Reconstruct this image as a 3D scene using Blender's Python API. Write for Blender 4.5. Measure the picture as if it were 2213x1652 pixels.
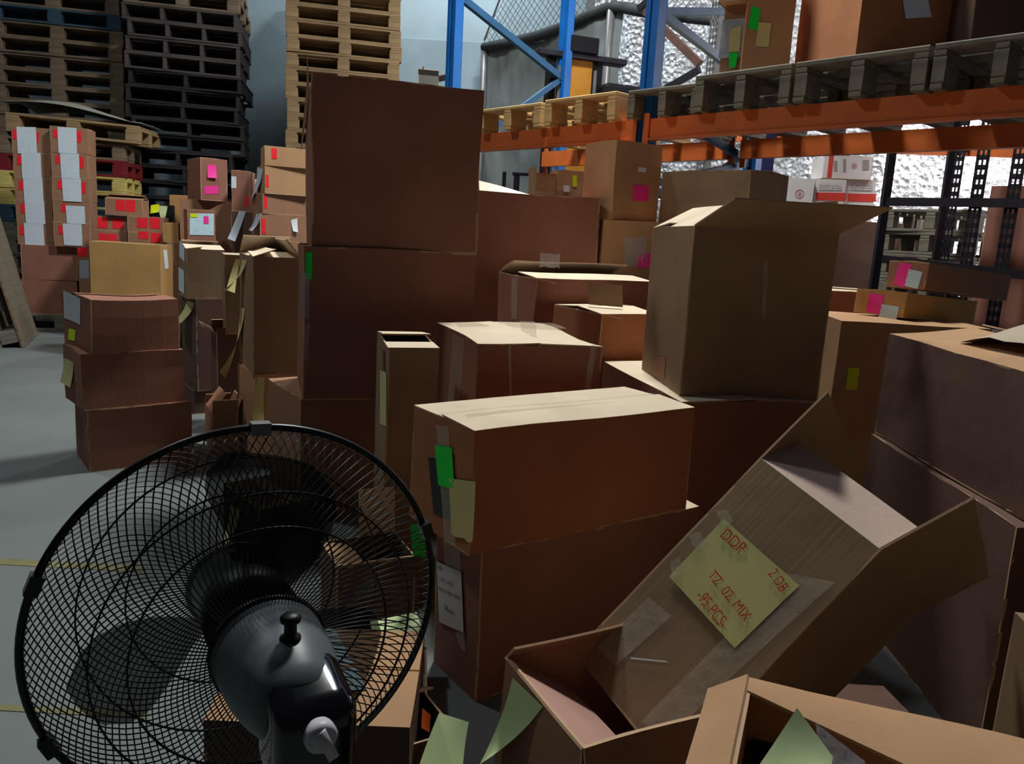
import bpy, bmesh, math, random
from mathutils import Vector, Matrix, noise, Euler

for o in list(bpy.data.objects):
    bpy.data.objects.remove(o, do_unlink=True)
SC = bpy.context.scene
COL = SC.collection
V = Vector
R_ = math.radians
random.seed(7)

# ------------------------------------------------------------------ camera
IW, IH, FPX = 2213, 1652, 1700.0
EYE = V((0, 0, 1.05))
PITCH, ROLL = R_(10.4), R_(3.18)
FW = V((0, math.cos(PITCH), -math.sin(PITCH)))
_R0, _U0 = V((1, 0, 0)), V((0, math.sin(PITCH), math.cos(PITCH)))
CR = _R0 * math.cos(ROLL) + _U0 * math.sin(ROLL)
CU = -_R0 * math.sin(ROLL) + _U0 * math.cos(ROLL)
cam_d = bpy.data.cameras.new('camera')
cam_d.sensor_width = 36
cam_d.sensor_fit = 'HORIZONTAL'
cam_d.lens = FPX / IW * 36
cam_d.clip_start = 0.02
cam = bpy.data.objects.new('camera', cam_d)
COL.objects.link(cam)
m3 = Matrix((CR, CU, -FW)).transposed()
cam.matrix_world = Matrix.Translation(EYE) @ m3.to_4x4()
SC.camera = cam

# ------------------------------------------------------------------ world, lamps, exposure
w = bpy.data.worlds.new('world')
SC.world = w
w.use_nodes = True
w.node_tree.nodes['Background'].inputs[0].default_value = (0.62, 0.66, 0.78, 1)
w.node_tree.nodes['Background'].inputs[1].default_value = 0.05
vs = SC.view_settings
vs.view_transform = 'Standard'
vs.look = 'None'
vs.exposure = -0.62
vs.gamma = 1.0
vs.use_curve_mapping = False

def area(name, loc, target, sx, sy, power, col):
    l = bpy.data.lights.new(name, 'AREA')
    l.shape = 'RECTANGLE'
    l.size, l.size_y, l.energy, l.color = sx, sy, power, col
    o = bpy.data.objects.new(name, l)
    COL.objects.link(o)
    o.location = loc
    o.rotation_euler = (V(target) - V(loc)).to_track_quat('-Z', 'Y').to_euler()
    return o
# high bay lamps: over the heap, over the left aisle; then unseen fill lights for wall and foil
area('heap_lamp_light', (0.35, 4.7, 5.6), (0.35, 4.7, 0), 0.7, 0.7, 520, (0.96, 1.0, 0.96))
area('aisle_lamp_light', (-3.4, 3.7, 5.0), (-3.4, 3.7, 0), 0.4, 0.4, 95, (0.92, 1.0, 1.0))
area('wall_fill_light', (-0.9, 9.0, 6.0), (-0.9, 9.3, 0), 0.6, 0.6, 170, (0.9, 0.98, 1.0))  # unseen light added to brighten the back wall
bay = area('foil_fill_light', (3.55, 5.75, 3.3), (4.25, 6.4, 2.0), 0.5, 0.5, 230, (1.0, 0.97, 0.97))  # unseen light added behind the rack to brighten the foil curtain
bay.data.spread = R_(120)

def ray(px, py):
    return FW + CR * ((px - IW / 2) / FPX) + CU * ((IH / 2 - py) / FPX)
def PY(px, py, Y):
    r = ray(px, py)
    return EYE + r * (Y / r.y)
def PZ(px, py, z):
    r = ray(px, py)
    return EYE + r * ((z - EYE.z) / r.z)
def proj(p):
    q = p - EYE
    d = q.dot(FW)
    return (IW / 2 + FPX * q.dot(CR) / d, IH / 2 - FPX * q.dot(CU) / d)
def solve_len(p, d, px):
    X = px - IW / 2
    q = p - EYE
    return (X * q.dot(FW) - FPX * q.dot(CR)) / (FPX * d.dot(CR) - X * d.dot(FW))

# ------------------------------------------------------------------ materials
def lin(c):
    return tuple(((x / 255) / 12.92 if x / 255 <= 0.04045 else ((x / 255 + 0.055) / 1.055) ** 2.4) for x in c)
MATS = {}
def mat(name, rgb, rough=0.7, metal=0.0, nscale=6.0, namt=0.12, bump=0.0, bscale=60.0, spec=0.3, alpha=1.0, stretch=None, detail=3.0):
    if name in MATS:
        return MATS[name]
    m = bpy.data.materials.new(name)
    m.use_nodes = True
    nt = m.node_tree
    b = nt.nodes['Principled BSDF']
    b.inputs['Roughness'].default_value = rough
    b.inputs['Metallic'].default_value = metal
    b.inputs['Specular IOR Level'].default_value = spec
    b.inputs['Alpha'].default_value = alpha
    c = lin(rgb)
    tc = nt.nodes.new('ShaderNodeTexCoord')
    mp = nt.nodes.new('ShaderNodeMapping')
    if stretch:
        mp.inputs['Scale'].default_value = stretch
    nt.links.new(tc.outputs['Object'], mp.inputs['Vector'])
    n = nt.nodes.new('ShaderNodeTexNoise')
    n.inputs['Scale'].default_value = nscale
    n.inputs['Detail'].default_value = detail
    nt.links.new(mp.outputs['Vector'], n.inputs['Vector'])
    rp = nt.nodes.new('ShaderNodeValToRGB')
    rp.color_ramp.elements[0].position = 0.3
    rp.color_ramp.elements[1].position = 0.7
    rp.color_ramp.elements[0].color = tuple(x * (1 - namt) for x in c) + (1,)
    rp.color_ramp.elements[1].color = tuple(min(1, x * (1 + namt)) for x in c) + (1,)
    nt.links.new(n.outputs['Fac'], rp.inputs['Fac'])
    nt.links.new(rp.outputs['Color'], b.inputs['Base Color'])
    if bump:
        n2 = nt.nodes.new('ShaderNodeTexNoise')
        n2.inputs['Scale'].default_value = bscale
        n2.inputs['Detail'].default_value = 4
        nt.links.new(mp.outputs['Vector'], n2.inputs['Vector'])
        bp = nt.nodes.new('ShaderNodeBump')
        bp.inputs['Strength'].default_value = bump
        bp.inputs['Distance'].default_value = 0.01
        nt.links.new(n2.outputs['Fac'], bp.inputs['Height'])
        nt.links.new(bp.outputs['Normal'], b.inputs['Normal'])
    MATS[name] = m
    return m

def card(name, rgb):
    """corrugated board: soft mottling plus faint flute lines"""
    if name in MATS:
        return MATS[name]
    m = mat(name, rgb, rough=0.82, nscale=5, namt=0.10, spec=0.15)
    nt = m.node_tree
    b = nt.nodes['Principled BSDF']
    tc = nt.nodes['Texture Coordinate']
    wv = nt.nodes.new('ShaderNodeTexNoise')
    mp = nt.nodes.new('ShaderNodeMapping')
    mp.inputs['Scale'].default_value = (120, 120, 2)
    nt.links.new(tc.outputs['Object'], mp.inputs['Vector'])
    nt.links.new(mp.outputs['Vector'], wv.inputs['Vector'])
    wv.inputs['Scale'].default_value = 1.2
    bp = nt.nodes.new('ShaderNodeBump')
    bp.inputs['Strength'].default_value = 0.12
    bp.inputs['Distance'].default_value = 0.004
    nt.links.new(wv.outputs['Fac'], bp.inputs['Height'])
    nt.links.new(bp.outputs['Normal'], b.inputs['Normal'])
    return m
KR = card('board_red_brown', (152, 104, 88))
KB = card('board_brown', (160, 118, 94))
KT = card('board_tan', (186, 144, 108))
KY = card('board_yellow_tan', (190, 146, 92))
KG = card('board_grey_brown', (150, 124, 98))
KO = card('board_orange_brown', (172, 114, 80))
KD = card('board_dark_brown', (104, 78, 68))  # darkened further to stand in for shade on the right-hand cartons
KP = card('board_pale_lit', (222, 202, 176))  # pale inner board; also lightens lids to stand in for light from above
EDGE = card('board_cut_edge', (196, 160, 128))
KW = card('board_white', (214, 208, 206))
GREEN = mat('neon_green_paper', (20, 235, 70), 0.6, namt=0.04)
PINK = mat('neon_pink_paper', (255, 60, 160), 0.6, namt=0.06)
RED = mat('neon_red_paper', (255, 40, 52), 0.6, namt=0.05)
YEL = mat('neon_yellow_paper', (222, 240, 20), 0.6, namt=0.05)
PGR = mat('pale_green_paper', (206, 224, 168), 0.7, namt=0.05)
PYE = mat('pale_yellow_paper', (214, 204, 140), 0.7, namt=0.06)
BLK = mat('black_plastic', (18, 18, 22), 0.45, namt=0.1)
DRED = mat('print_red', (206, 62, 52), 0.7, namt=0.05)
INKO = mat('marker_orange_red', (206, 72, 34), 0.7, namt=0.2, nscale=60)
INKB = mat('ink_dark', (70, 56, 60), 0.7, namt=0.2)
TAPE = mat('clear_tape', (226, 214, 196), 0.16, nscale=20, namt=0.08, bump=0.25, bscale=30, spec=0.6, alpha=0.3)
TAPEB = mat('brown_tape', (150, 112, 84), 0.3, nscale=12, namt=0.1, bump=0.15, bscale=25, spec=0.5)
PLAST = mat('clear_plastic_film', (206, 208, 220), 0.12, nscale=14, namt=0.1, bump=0.6, bscale=22, spec=0.8, alpha=0.38)
GPOUCH = mat('grey_pouch', (170, 176, 186), 0.35, nscale=9, namt=0.1, bump=0.3, bscale=18)

def paper_print(name, rgb, rows=9.0, dark=0.55, cut=0.5):
    """paper with rows of small print"""
    if name in MATS:
        return MATS[name]
    m = mat(name, rgb, 0.65, nscale=4, namt=0.03)
    nt = m.node_tree
    b = nt.nodes['Principled BSDF']
    base = b.inputs['Base Color'].links[0].from_socket
    uv = nt.nodes.new('ShaderNodeUVMap')
    sx = nt.nodes.new('ShaderNodeSeparateXYZ')
    nt.links.new(uv.outputs['UV'], sx.inputs[0])
    def mth(op, a, bv=None):
        n = nt.nodes.new('ShaderNodeMath')
        n.operation = op
        for i, s in enumerate((a, bv)):
            if s is None:
                continue
            if isinstance(s, (int, float)):
                n.inputs[i].default_value = s
            else:
                nt.links.new(s, n.inputs[i])
        return n.outputs[0]
    fr = mth('FRACT', mth('MULTIPLY', sx.outputs['Y'], rows))
    row = mth('FLOOR', mth('MULTIPLY', sx.outputs['Y'], rows))
    band = mth('LESS_THAN', fr, 0.45)
    cb = nt.nodes.new('ShaderNodeCombineXYZ')
    nt.links.new(mth('MULTIPLY', sx.outputs['X'], 16.0), cb.inputs[0])
    nt.links.new(mth('MULTIPLY', row, 7.31), cb.inputs[1])
    ns = nt.nodes.new('ShaderNodeTexNoise')
    ns.inputs['Scale'].default_value = 1.0
    nt.links.new(cb.outputs[0], ns.inputs['Vector'])
    on = mth('GREATER_THAN', ns.outputs['Fac'], cut)
    k = mth('MULTIPLY', mth('MULTIPLY', band, on), dark)
    mx = nt.nodes.new('ShaderNodeMixRGB')
    nt.links.new(k, mx.inputs['Fac'])
    nt.links.new(base, mx.inputs['Color1'])
    mx.inputs['Color2'].default_value = lin((70, 72, 84)) + (1,)
    nt.links.new(mx.outputs['Color'], b.inputs['Base Color'])
    return m
WP = paper_print('white_printed_paper', (214, 224, 236), 5, 0.22, 0.6)
WBP = paper_print('pale_blue_printed_label', (200, 226, 240), 8, 0.3, 0.55)
WHITE = mat('white_paper', (226, 232, 238), 0.65, namt=0.03)
CREAM = mat('cream_board', (232, 224, 200), 0.7, namt=0.04)

# ------------------------------------------------------------------ mesh helpers
def link(name, me, parent=None, m=None, loc=None):
    o = bpy.data.objects.new(name, me)
    COL.objects.link(o)
    if parent:
        o.parent = parent
    if m:
        if me.materials:
            o.material_slots[0].link = 'OBJECT'
            o.material_slots[0].material = m
        else:
            me.materials.append(m)
    if loc is not None:
        o.location = loc
    return o
def tag(o, label, cat, group=None):
    o['label'] = label
    o['category'] = cat
    if group:
        o['group'] = group
    return o
def empty(name, loc, rz=0.0, label=None, cat=None, group=None, rot=None):
    o = bpy.data.objects.new(name, None)
    COL.objects.link(o)
    o.empty_display_size = 0.1
    o.location = loc
    o.rotation_euler = rot if rot else (0, 0, rz)
    if label:
        tag(o, label, cat, group)
    return o
def mesh(bm, name, smooth=False):
    me = bpy.data.meshes.new(name)
    bmesh.ops.recalc_face_normals(bm, faces=bm.faces)
    bm.to_mesh(me)
    bm.free()
    if smooth:
        for p in me.polygons:
            p.use_smooth = True
    return me
def box(bm, lo, hi, bev=0.0):
    lo, hi = V(lo), V(hi)
    vs_ = [bm.verts.new((x, y, z)) for z in (lo.z, hi.z) for y in (lo.y, hi.y) for x in (lo.x, hi.x)]
    fs = [(0, 2, 3, 1), (4, 5, 7, 6), (0, 1, 5, 4), (2, 6, 7, 3), (0, 4, 6, 2), (1, 3, 7, 5)]
    out = [bm.faces.new([vs_[i] for i in f]) for f in fs]
    if bev:
        es = list({e for f in out for e in f.edges})
        bmesh.ops.bevel(bm, geom=es, offset=bev, segments=1, affect='EDGES')
def boxmesh(name, lo, hi, bev=0.0):
    bm = bmesh.new()
    box(bm, lo, hi, bev)
    return mesh(bm, name)
def beam(bm, p, q, wx, wz, up=V((0, 0, 1))):
    """rectangular bar from p to q"""
    p, q = V(p), V(q)
    d = (q - p).normalized()
    s = d.cross(up)
    if s.length < 1e-4:
        s = V((1, 0, 0))
    s.normalize()
    t = s.cross(d)
    ring = []
    for c in (p, q):
        ring.append([bm.verts.new(c + s * (a * wx / 2) + t * (b * wz / 2)) for a, b in ((-1, -1), (1, -1), (1, 1), (-1, 1))])
    for i in range(4):
        j = (i + 1) % 4
        bm.faces.new((ring[0][i], ring[0][j], ring[1][j], ring[1][i]))
    bm.faces.new(ring[0][::-1])
    bm.faces.new(ring[1])
def tube(bm, pts, r, sides=6, closed=False):
    pts = [V(p) for p in pts]
    n = len(pts)
    rings = []
    ref = None
    for i in range(n):
        a = pts[(i - 1) % n] if (closed or i > 0) else pts[0]
        b = pts[(i + 1) % n] if (closed or i < n - 1) else pts[-1]
        d = (b - a).normalized()
        if ref is None:
            ref = d.orthogonal().normalized()
        ref = (ref - d * ref.dot(d)).normalized()
        s = d.cross(ref)
        rr = r[i] if isinstance(r, (list, tuple)) else r
        rings.append([bm.verts.new(pts[i] + (ref * math.cos(2 * math.pi * k / sides) + s * math.sin(2 * math.pi * k / sides)) * rr) for k in range(sides)])
    for i in range(n if closed else n - 1):
        A, B = rings[i], rings[(i + 1) % n]
        for k in range(sides):
            j = (k + 1) % sides
            bm.faces.new((A[k], A[j], B[j], B[k]))
    if not closed:
        bm.faces.new(rings[0][::-1])
        bm.faces.new(rings[-1])
def lathe(bm, prof, seg=32, axis='Y', sx=1.0, sz=1.0):
    """profile of (radius, position along axis)"""
    rings = []
    for r, y in prof:
        ring = []
        for k in range(seg):
            a = 2 * math.pi * k / seg
            if axis == 'Y':
                ring.append(bm.verts.new((r * math.cos(a) * sx, y, r * math.sin(a) * sz)))
            else:
                ring.append(bm.verts.new((r * math.cos(a) * sx, r * math.sin(a) * sz, y)))
        rings.append(ring)
    for A, B in zip(rings, rings[1:]):
        for k in range(seg):
            j = (k + 1) % seg
            bm.faces.new((A[k], A[j], B[j], B[k]))
    bm.faces.new(rings[0])
    bm.faces.new(rings[-1][::-1])

# ------------------------------------------------------------------ cartons
def slab(bm, o, u, v, n, nu, nv, t, warp, edge=1):
    g = []
    for side in (0, 1):
        rows = []
        for j in range(nv + 1):
            rows.append([bm.verts.new(warp(o + u * (i / nu) + v * (j / nv) - n * (t * side))) for i in range(nu + 1)])
        g.append(rows)
    for side in (0, 1):
        for j in range(nv):
            for i in range(nu):
                q = [g[side][j][i], g[side][j][i + 1], g[side][j + 1][i + 1], g[side][j + 1][i]]
                bm.faces.new(q if side == 0 else q[::-1])
    def strip(A, B):
        for k in range(len(A) - 1):
            f = bm.faces.new((A[k], A[k + 1], B[k + 1], B[k]))
            f.material_index = edge
    strip(g[0][0], g[1][0])
    strip(g[0][nv], g[1][nv])
    strip([r[0] for r in g[0]], [r[0] for r in g[1]])
    strip([r[nu] for r in g[0]], [r[nu] for r in g[1]])

class Carton:
    pass
SEED = [0]
def carton(label, near=None, Y=None, phi=0.0, right=None, left=None, a=None, b=None, z0=0.0, h=None, corner=None,
           flaps='closed', m=None, m2=None, amp=0.006, name='cardboard_box', group=None, roll=0.0, tiltx=0.0, cat='box', frame=None, tape=True, top_m=None):
    B = Carton()
    SEED[0] += 1
    m = m or KB
    ph = R_(phi)
    r, l = V((math.cos(ph), math.sin(ph), 0)), V((-math.sin(ph), math.cos(ph), 0))
    if frame:                     # free orientation: base corner, x axis, y axis, z axis (full vectors)
        c0, ux, uy, uz = frame
        a, b, h = ux.length, uy.length, uz.length
        M = Matrix((ux.normalized(), uy.normalized(), uz.normalized())).transposed().to_4x4()
        M.translation = c0 + ux / 2 + uy / 2
    else:
        if near:
            T = PY(near[0], near[1], Y)
            if h is None:
                h = T.z - z0
            if b is not None and left is not None:     # known depth: turn the box until its far corner fits
                best = None
                for k in range(-160, 161):
                    pk = R_(k * 0.5)
                    e_ = abs(proj(T + V((-math.sin(pk), math.cos(pk), 0)) * b)[0] - left) + 0.15 * abs(k * 0.5 - phi)
                    if best is None or e_ < best[0]:
                        best = (e_, k * 0.5)
                phi = best[1]
                ph = R_(phi)
                r, l = V((math.cos(ph), math.sin(ph), 0)), V((-math.sin(ph), math.cos(ph), 0))
            if a is None:
                a = solve_len(T, r, right)
            if b is None:
                b = solve_len(T, l, left)
            c = V((T.x, T.y, z0))
        else:
            c = V((corner[0], corner[1], z0))
        M = Matrix.Translation(c + r * a / 2 + l * b / 2) @ Matrix.Rotation(ph, 4, 'Z')
        if roll or tiltx:
            piv = Matrix.Translation((0, 0, 0))
            M = M @ Matrix.Rotation(R_(roll), 4, 'Y') @ Matrix.Rotation(R_(tiltx), 4, 'X')
    B.a, B.b, B.h, B.M, B.top = a, b, h, M, z0 + h
    root = bpy.data.objects.new(name, None)
    COL.objects.link(root)
    root.empty_display_size = 0.1
    root.matrix_world = M
    tag(root, label, cat, group)
    B.root = root
    sd = SEED[0] * 17.3
    def warp(p):
        q = V((p.x * 3.1 + sd, p.y * 3.1 - sd, p.z * 3.1))
        d = noise.noise_vector(q) * amp
        k = min(1.0, max(0.0, p.z / (0.35 * h)))
        d.z *= k
        d.x *= 0.25 + 0.75 * k
        d.y *= 0.25 + 0.75 * k
        return p + d
    B.warp = warp
    t = 0.0045
    ha, hb = a / 2, b / 2
    bm = bmesh.new()
    X, Yv, Z = V((a, 0, 0)), V((0, b, 0)), V((0, 0, h))
    nx, ny, nz = max(3, min(9, int(a / 0.07))), max(3, min(9, int(b / 0.07))), max(3, min(9, int(h / 0.07)))
    slab(bm, V((-ha, -hb, 0)), X, Z, V((0, -1, 0)), nx, nz, t, warp)
    slab(bm, V((ha, hb, 0)), -X, Z, V((0, 1, 0)), nx, nz, t, warp)
    slab(bm, V((-ha, hb, 0)), -Yv, Z, V((-1, 0, 0)), ny, nz, t, warp)
    slab(bm, V((ha, -hb, 0)), Yv, Z, V((1, 0, 0)), ny, nz, t, warp)
    slab(bm, V((-ha, hb, 0)), X, -Yv, V((0, 0, -1)), nx, ny, t, warp)
    me = mesh(bm, 'body')
    me.materials.append(m)
    me.materials.append(EDGE)
    B.body = link('body', me, root)
    def flap(side, ang, length, i0=0.0, i1=0.0, mm=None, bend=0.0, skew=0.0, twist=0.0, taper=0.0):
        hs = {'f': (V((-ha, -hb, h)), V((a, 0, 0)), V((0, 1, 0))), 'b': (V((ha, hb, h)), V((-a, 0, 0)), V((0, -1, 0))),
              'l': (V((-ha, hb, h)), V((0, -b, 0)), V((1, 0, 0))), 'r': (V((ha, -hb, h)), V((0, b, 0)), V((-1, 0, 0)))}[side]
        o, u, n = hs
        o = o + u * i0
        u = u * (1 - i0 - i1)
        bmf = bmesh.new()
        nu, nv = 6, 6
        g = []
        for s in (0, 1):
            rows = []
            for j in range(nv + 1):
                q = j / nv
                # arc of a gently bent panel
                row = []
                for i in range(nu + 1):
                    an = R_(ang + bend * q * 0.5 + twist * i / nu)
                    an2 = R_(ang + bend * q + twist * i / nu)
                    pos = (V((0, 0, 1)) * math.cos(an) + n * math.sin(an)) * (length * q * (1 - taper * i / nu))
                    nn = (V((0, 0, 1)) * math.sin(an2) - n * math.cos(an2))
                    row.append(bmf.verts.new(warp(o + u * (i / nu) + pos + u.normalized() * (skew * q) + nn * (0.0 if s == 0 else -t))))
                rows.append(row)
            g.append(rows)
        for s in (0, 1):
            for j in range(nv):
                for i in range(nu):
                    q = [g[s][j][i], g[s][j][i + 1], g[s][j + 1][i + 1], g[s][j + 1][i]]
                    bmf.faces.new(q if s == 0 else q[::-1])
        for A_, B_ in ((g[0][0], g[1][0]), (g[0][nv], g[1][nv]), ([x[0] for x in g[0]], [x[0] for x in g[1]]), ([x[nu] for x in g[0]], [x[nu] for x in g[1]])):
            for k in range(len(A_) - 1):
                bmf.faces.new((A_[k], A_[k + 1], B_[k + 1], B_[k])).material_index = 1
        me_ = mesh(bmf, 'flap')
        me_.materials.append(mm or top_m or m)
        me_.materials.append(EDGE)
        return link('flap', me_, root)
    B.flap = flap
    if flaps == 'closed':
        if a >= b:
            flap('f', 89.0 + random.uniform(-2, 1), b / 2 - 0.002)
            flap('b', 89.0 + random.uniform(-2, 1), b / 2 - 0.002)
        else:
            flap('l', 89.0 + random.uniform(-2, 1), a / 2 - 0.002)
            flap('r', 89.0 + random.uniform(-2, 1), a / 2 - 0.002)
        if tape:
            bmt = bmesh.new()
            n_ = 8
            vv = []
            for i in range(n_ + 1):
                f = -1.0 + 2.0 * i / n_
                for s in (-0.026, 0.026):
                    p = V((ha * f, s, h + 0.004)) if a >= b else V((s, hb * f, h + 0.004))
                    vv.append(bmt.verts.new(warp(p)))
            for i in range(n_):
                bmt.faces.new((vv[2 * i], vv[2 * i + 1], vv[2 * i + 3], vv[2 * i + 2]))
            link('tape_strip', mesh(bmt, 'tape_strip'), root, TAPE)
    else:
        for fl in flaps:
            flap(*fl[:3], **(fl[3] if len(fl) > 3 else {}))
    return B

FACE = {'f': (V((0, -1, 0)), 1, -1), 'b': (V((0, 1, 0)), 1, 1), 'l': (V((-1, 0, 0)), 0, -1), 'r': (V((1, 0, 0)), 0, 1), 't': (V((0, 0, 1)), 2, 1)}
def face_pt(B, face, px, py):
    n, ax, s = FACE[face]
    Mi = B.M.inverted()
    o = Mi @ EYE
    d = Mi.to_3x3() @ ray(px, py)
    half = (B.a / 2, B.b / 2)
    lim = B.h if face == 't' else s * half[ax]
    t = (lim - o[ax]) / d[ax]
    return o + d * t
def stick(B, face, quad, m, name='paper_label', curl=0.0, eps=0.0018, jag=0.0, label=None, fold=0.0):
    """thin sheet stuck on a carton face; quad = TL, TR, BR, BL as seen in the photograph"""
    n = FACE[face][0]
    P = [face_pt(B, face, *q) for q in quad]
    for p in P:       # keep on the face
        p.x = min(max(p.x, -B.a / 2 - 0.02), B.a / 2 + 0.02) if FACE[face][1] != 0 else p.x
        p.y = min(max(p.y, -B.b / 2 - 0.02), B.b / 2 + 0.02) if FACE[face][1] != 1 else p.y
    return sheet(B.root, P, n, m, name, curl, eps, B.warp, jag, label)
def sheet(root, P, n, m, name, curl=0.0, eps=0.0018, warp=lambda p: p, jag=0.0, label=None):
    bm = bmesh.new()
    uvl = bm.loops.layers.uv.new('UVMap')
    nu, nv = 5, 7
    g = []
    for j in range(nv + 1):
        row = []
        for i in range(nu + 1):
            u, v = i / nu, j / nv
            p = (P[0] * (1 - u) + P[1] * u) * (1 - v) + (P[3] * (1 - u) + P[2] * u) * v
            out = eps + curl * (v ** 2.2) * (0.7 + 0.3 * u)
            q = warp(p) + n * out
            if jag and j == nv:
                q = q + (P[0] - P[3]) * (jag * random.uniform(0, 1))
            row.append(bm.verts.new(q))
        g.append(row)
    for j in range(nv):
        for i in range(nu):
            f = bm.faces.new((g[j][i], g[j + 1][i], g[j + 1][i + 1], g[j][i + 1]))
            for lp, (uu, vv) in zip(f.loops, ((i, j), (i, j + 1), (i + 1, j + 1), (i + 1, j))):
                lp[uvl].uv = (uu / nu, 1 - vv / nv)
    me = bpy.data.meshes.new(name)
    bm.normal_update()
    bm.to_mesh(me)
    bm.free()
    for p_ in me.polygons:
        p_.use_smooth = True
    o = link(name, me, root, m)
    if label:
        o['label'] = label
    return o
def text_mesh(body, size):
    cu = bpy.data.curves.new('writing', 'FONT')
    cu.body = body
    cu.size = size
    cu.align_x = 'CENTER'
    cu.align_y = 'CENTER'
    o = bpy.data.objects.new('writing', cu)
    COL.objects.link(o)
    bpy.context.view_layer.update()
    me = bpy.data.meshes.new_from_object(o.evaluated_get(bpy.context.evaluated_depsgraph_get()))
    bpy.data.objects.remove(o, do_unlink=True)
    return me
def write(B, face, body, left_px, right_px, size, m, eps=0.004, shear=0.0, parent=None):
    """lettering whose baseline runs from left_px to right_px"""
    n = FACE[face][0]
    p0, p1 = face_pt(B, face, *left_px), face_pt(B, face, *right_px)
    u = (p1 - p0).normalized()
    v = n.cross(u).normalized()
    c = (p0 + p1) / 2
    me = text_mesh(body, size)
    xs = [q.co.x for q in me.vertices]
    sc = (p1 - p0).length / max(1e-4, max(xs) - min(xs))
    for q in me.vertices:
        q.co = B.warp(c + u * (q.co.x * sc + shear * q.co.y) + v * q.co.y) + n * eps
    return link('writing', me, parent or B.root, m)

# ================================================================== THE SETTING
def concrete(name, rgb, rough, marks=0.16):
    m = mat(name, rgb, rough, nscale=1.7, namt=marks, bump=0.08, bscale=40, spec=0.4, detail=8)
    return m
FLOORM = concrete('floor_concrete', (112, 117, 116), 0.5, 0.10)
WALLM = concrete('wall_plaster', (178, 200, 212), 0.8, 0.10)
GWALL = concrete('wall_grey', (120, 124, 126), 0.8)
def struct(o):
    o['kind'] = 'structure'
    return o
fl = struct(link('floor', boxmesh('floor', (-9, -3, -0.1), (8, 13, 0)), None, FLOORM))
LINEM = mat('yellow_floor_paint', (124, 118, 80), 0.6, nscale=9, namt=0.2)
for y0, xr in ((1208, 330), (1524, 330)):
    p = PZ(0, y0, 0)
    q = PZ(0, y0 + 13, 0)
    bm = bmesh.new()
    box(bm, (-3.2, q.y, 0), (PZ(xr, y0 + 8, 0).x, p.y, 0.0015))
    link('painted_line', mesh(bm, 'painted_line'), fl, LINEM)
WB = 10.1
struct(link('wall_back', boxmesh('wall_back', (-8, WB, 0), (2.2, WB + 0.2, 6.5)), None, WALLM))
TR = mat('wall_skirt_paint', (160, 180, 192), 0.75, nscale=2, namt=0.08)
zt = PY(960, 88, WB).z
struct(link('trim_1', boxmesh('trim_1', (-2.3, WB - 0.012, zt - 1.9), (0.3, WB, zt)), None, TR))

# rack axes: T runs along the beams towards the near right, N runs to the rear
A0 = V((0.696, 4.75, 0))
T = V((0.676, -0.737, 0)).normalized()
N = V((-T.y, T.x, 0))
def RK(s, d, z=0.0):
    return A0 + T * s + N * d + V((0, 0, z))
RK_ROT = math.atan2(T.y, T.x)

# foil curtain on the side wall
def foil_mat():
    m = mat('silver_foil', (236, 236, 242), 0.42, 0.45, nscale=5, namt=0.06, spec=0.5)
    nt = m.node_tree
    b = nt.nodes['Principled BSDF']
    tc = nt.nodes['Texture Coordinate']
    n1 = nt.nodes.new('ShaderNodeTexNoise')
    n1.inputs['Scale'].default_value = 13
    n1.inputs['Detail'].default_value = 6
    n1.inputs['Distortion'].default_value = 1.2
    vo = nt.nodes.new('ShaderNodeTexVoronoi')
    vo.inputs['Scale'].default_value = 21
    for x in (n1, vo):
        nt.links.new(tc.outputs['Object'], x.inputs['Vector'])
    ad = nt.nodes.new('ShaderNodeMath')
    ad.operation = 'ADD'
    nt.links.new(n1.outputs['Fac'], ad.inputs[0])
    nt.links.new(vo.outputs['Distance'], ad.inputs[1])
    bp = nt.nodes.new('ShaderNodeBump')
    bp.inputs['Strength'].default_value = 0.9
    bp.inputs['Distance'].default_value = 0.035
    nt.links.new(ad.outputs[0], bp.inputs['Height'])
    nt.links.new(bp.outputs['Normal'], b.inputs['Normal'])
    return m
bm = bmesh.new()
D = 3.45
p0, p1 = RK(-5.2, D + 0.12), RK(4.6, D + 0.12)
q0, q1 = p0 + N * 0.2, p1 + N * 0.2
vs_ = [bm.verts.new(x + V((0, 0, z))) for z in (0, 6.5) for x in (p0, p1, q1, q0)]
for f in ((0, 1, 2, 3), (7, 6, 5, 4), (0, 4, 5, 1), (1, 5, 6, 2), (2, 6, 7, 3), (3, 7, 4, 0)):
    bm.faces.new([vs_[i] for i in f])
struct(link('wall_right', mesh(bm, 'wall_right'), None, GWALL))
bm = bmesh.new()
nu, nv = 150, 90
g = []
for j in range(nv + 1):
    row = []
    for i in range(nu + 1):
        s = -3.6 + 8.0 * i / nu
        z = 0.02 + 5.4 * j / nv
        wv = 0.05 * math.sin(s * 11 + 1.3 * noise.noise(V((s * 2, z * 0.5, 3)))) + 0.07 * noise.noise(V((s * 3.2, z * 1.2, 0))) + 0.03 * noise.noise(V((s * 9, z * 7, 5)))
        row.append(bm.verts.new(RK(s, D - 0.10 + max(-0.14, min(0.18, wv)), z)))
    g.append(row)
for j in range(nv):
    for i in range(nu):
        bm.faces.new((g[j][i], g[j][i + 1], g[j + 1][i + 1], g[j + 1][i]))
o = link('foil_curtain', mesh(bm, 'foil_curtain', True), None, foil_mat())
tag(o, 'wrinkled silver foil insulation curtain hanging behind the rack', 'curtain')

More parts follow.
